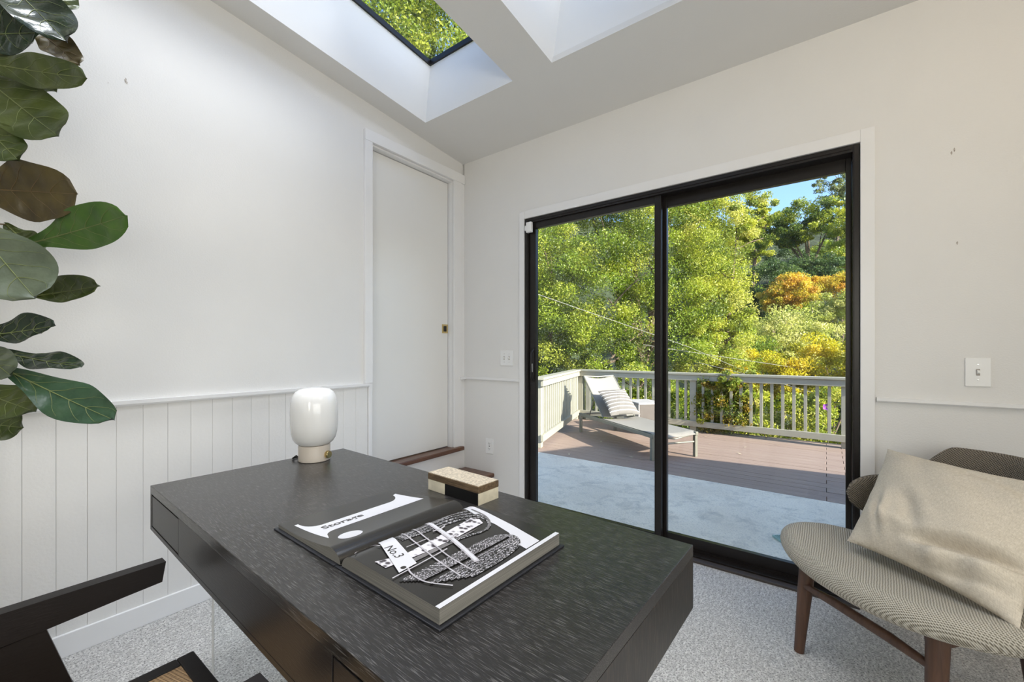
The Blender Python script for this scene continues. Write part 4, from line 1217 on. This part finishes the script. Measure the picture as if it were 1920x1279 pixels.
# the far hillside
tree('tree', 'tree', 'round-topped dark oak with bare lower trunks on the far hill', (1.2, 31.5), [B3(1.2, 31.5, 10.0, 2.0, 1.6, 1.25), B3(-.2, 30.8, 8.9, 1.4, 1.3, 1.25), B3(2.6, 31, 9.4, 1.5, 1.3, 1.3), B3(1.2, 30.4, 9.0, 1.8, 1.2, .8), B3(.6, 30.6, 8.4, 1.0, 1.0, .7), B3(3.0, 30.5, 7.8, 1.0, 1.0, 1.0)], 150, 200, .13, 'oak', 11, .2)
tree('tree', 'tree', 'slender olive tree on the far hill left of the dark oak', (-2.5, 35), [B3(-2.4, 35, 12.2, 1.4, 1.2, 1.6), B3(-2.8, 35, 9.6, 1.6, 1.3, 1.8), B3(-1.4, 34.6, 9.8, .9, .9, 1.6), B3(-1.0, 34, 11.4, .9, .9, 1.0)], 130, 210, .14, 'bayl', 12, .18)
tree('tree', 'tree', 'wispy thin-leaved tree at the skyline behind the dark oak', (3.0, 50), [B3(2.7, 50, 17.3, 1.6, 1.3, 1.2), B3(4.4, 50, 16.8, 1.4, 1.2, 1.4), B3(3.3, 50, 18.6, 1.2, .8, .8)], 70, 70, .20, 'feather', 13, .16)
tree('tree', 'tree', 'bright green tree at the right edge of the glass door', (3.1, 28), [B3(3.4, 28, 7.6, 1.3, 1.2, 1.3), B3(3.0, 27.5, 5.8, 1.5, 1.2, 1.2), B3(4.4, 28, 8.6, 1.2, 1.2, 1.4), B3(1.8, 27, 5.4, 1.0, .9, .8), B3(4.2, 27.6, 6.4, 1.3, 1.2, 1.4), B3(3.6, 27, 9.0, .9, .9, .8)], 150, 240, .11, 'lime', 14, .16)
tree('shrub', 'shrub', 'large dark green shrub below the oak on the hill', (.3, 19.9), [B3(.15, 19.8, 4.3, 1.1, .9, 1.0), B3(-.1, 19.4, 3.0, 1.1, .9, 1.0), B3(.9, 20.4, 4.4, .9, .8, .7)], 100, 220, .09, 'darkgreen', 15, .09, stem='stem')
tree('shrub', 'shrub', 'dark shrub beside the orange bush on the hill', (1.5, 23), [B3(1.3, 23, 5.0, 1.5, 1.0, .8), B3(2.4, 23.2, 5.1, 1.0, .9, .7)], 80, 200, .10, 'darkgreen', 16, .09, stem='stem')
tree('shrub', 'shrub', 'rounded orange and yellow autumn bush on the hillside', (1.1, 17.9), [B3(1.15, 17.9, 3.55, 1.15, .8, .62), B3(.7, 17.7, 3.2, .7, .6, .45)], 80, 220, .075, 'orange', 17, .07, stem='stem')
tree('shrub', 'shrub', 'smaller orange bush to the right of the rounded autumn bush', (2.6, 20.2), [B3(2.55, 20.2, 3.95, 1.25, .8, .6), B3(3.4, 20.3, 4.0, .7, .6, .5)], 60, 220, .08, 'orange', 18, .07, stem='stem')
tree('shrub', 'shrub', 'mid green shrub near the right edge of the glass door', (2.8, 16.5), [B3(2.75, 16.5, 2.45, 1.1, .9, .85), B3(2.2, 16.2, 2.1, .8, .7, .7), B3(3.6, 16.8, 2.8, .9, .8, .8)], 100, 230, .07, 'willow', 19, .07, stem='stem')
tree('shrub', 'shrub', 'large pale green billowy shrub in the middle of the hillside', (1.2, 13), [B3(1.2, 12.9, 1.6, 1.1, .9, .95), B3(.5, 12.5, 1.1, .9, .8, .8), B3(1.9, 13.1, 1.3, .8, .7, .9), B3(1.2, 12.4, .7, 1.2, .7, .6)], 150, 260, .06, 'willow', 20, .07, stem='stem')
tree('shrub', 'shrub', 'olive green shrub below the pale tree, crossed by the cables', (.5, 11.2), [B3(.45, 11.2, 1.1, .85, .8, .75), B3(.1, 10.8, .5, .8, .7, .7), B3(1.0, 11.0, .5, .7, .6, .6)], 100, 250, .058, 'bay', 21, .06, stem='stem')
tree('shrub', 'shrub', 'golden yellow shrub just above the railing with climbing vine', (1.15, 8.6), [B3(1.15, 8.5, .68, .75, .6, .55), B3(.65, 8.2, .58, .55, .5, .42), B3(1.6, 8.5, .55, .6, .5, .5)], 90, 280, .05, 'yellow', 22, .05, stem='stem')
tree('shrub', 'shrub', 'golden yellow shrub above the railing at the right edge of the door', (2.3, 8.8), [B3(2.3, 8.75, .80, .85, .6, .68), B3(2.9, 8.8, 1.0, .7, .6, .7), B3(1.85, 8.6, .3, .6, .5, .5)], 100, 280, .05, 'yellow', 23, .05, stem='stem')
# the growth right behind the balusters
LOW = [('leafy green bush behind the railing at the lounger foot', -.4, 5.25, .0, .70, 'bay'), ('leafy green bush behind the railing right of the mullion', .38, 5.5, -.05, .62, 'bay'), ('leafy bush behind the railing beneath the vine', 1.05, 5.8, -.1, .66, 'low'),
       ('yellow-green bush behind the middle of the right railing', 1.8, 6.15, -.10, .72, 'lime'), ('yellow-green bush behind the right end of the railing', 2.55, 6.4, -.05, .72, 'lime')]
for i, (lb, x, y, z, r, pal) in enumerate(LOW):
    tree('shrub', 'shrub', lb, (x, y + .1), [B3(x, y, z + .05, r, .5, .58), B3(x + .2, y + .1, z - .55, r * 1.1, .55, .6), B3(x - .25, y + .15, z - .1, r * .8, .5, .5)], 70, 260, .046, pal, 31 + i, .04, stem='stem')
for i, (x, y) in enumerate([(-3.6, 13), (-1.6, 13.5), (3.6, 12), (4.6, 15), (-1.8, 20), (4.2, 21), (-.4, 25), (3.6, 24), (-3.6, 26), (5.2, 31), (-5.5, 36), (-.6, 40), (2.2, 41), (5.0, 42), (.2, 15.8), (2.0, 14.8)]):
    z = hill(x, y); r = 1.15 if y < 24 else 2.0
    tree('hillside_bush', 'shrub', ('%s bush among those on the %s hillside' % (('mid green leafy', 'pale grey-green', 'bright green', 'dark green')[i % 4], 'lower near' if y < 17 else 'middle' if y < 29 else 'uppermost far')), (x, y), [B3(x, y, z + r * .6, r, r * .9, r * .8), B3(x + r * .7, y, z + r * .4, r * .8, r * .8, r * .7)], 60, 170, .09 if y < 24 else .14, ('bay', 'willow', 'bright', 'darkgreen')[i % 4], 51 + i, .06, 'background bushes on the hill', 'stem')
# vine over the railing
vn = empty('climbing_vine', (1.15, 4.45, -1.6), 0, 'leafy vine climbing over the railing with reddish stems', 'vine')
org = (1.15, 4.45, -1.6)
crown(vn, org, [B3(1.13, 4.42, .30, .30, .16, .42), B3(1.02, 4.36, .66, .34, .17, .14), B3(1.38, 4.34, .76, .24, .16, .09), B3(.85, 4.40, .25, .16, .13, .38), B3(1.12, 4.24, .70, .26, .08, .14), B3(1.3, 4.40, .35, .18, .12, .36)], 130, 90, .042, 'vine', 71, lump=.42)
mb = MB(); rnd = random.Random(4)
for k in range(11):
    x = .78 + .075 * k; pts = [(x - 1.15 + rnd.uniform(-.1, .1), rnd.uniform(-.02, .06), 0)]
    for q in range(1, 6): pts.append((x - 1.15 + rnd.uniform(-.14, .14), rnd.uniform(-.03, .05), q * .48 + rnd.uniform(-.05, .05)))
    mb.tube(pts, [.009, .008, .007, .006, .004, .002], 5)
mb.obj('stems', 'bark', vn, True)
# purple bloom behind the railing
fl = empty('purple_flower', (2.31, 4.72, -1.6), 0, 'single purple flower showing between the balusters on the right', 'flower')
MB().tube([(0, 0, 0), (.03, .01, 1.0), (0, 0, 1.985)], [.006, .005, .003], 5).obj('stem', 'bark', fl, True)
for k in range(5):
    a = 2 * PI * k / 5
    def pet(u, v, a=a):
        r = .008 + .042 * u; w = .024 * math.sin(PI * min(1, .15 + .8 * u)) * (2 * v - 1)
        return (r * math.cos(a) - w * math.sin(a), -.012 - .012 * u * u, 1.985 + r * math.sin(a) + w * math.cos(a))
    MB().grid(pet, 5, 4).obj('petal', 'petal', fl, True)
# cables strung across the garden
def cable(label, pts, r):
    q = []
    for i in range(len(pts) - 1):
        a, b = Vector(pts[i]), Vector(pts[i + 1])
        for k in range(8): q.append(a.lerp(b, k / 8))
    q.append(Vector(pts[-1])); o_ = q[0].copy()
    ob = MB().tube([p - o_ for p in q], r, 6).obj('cable', 'cable_grey', None, True); ob.location = o_
    tag(ob, label, 'cable')
cable('thin grey cable running down from upper left behind the door glass', [(-3.6, 2.2, 2.75), (-1.16, 2.716, 2.006), (.198, 5.974, 1.229), (1.126, 7.914, .6), (1.9, 9.6, .0)], .0045)
cable('short level cable just above the railing in the right pane', [(-.5, 5.5, 1.27), (-.209, 5.671, 1.209), (1.178, 7.454, .919), (1.9, 8.4, .77)], .0045)
cable('thin cable behind the balusters at the right of the railing', [(.4, 5.9, .93), (1.484, 6.185, .641), (2.668, 6.569, .26), (3.6, 6.9, -.05)], .0045)
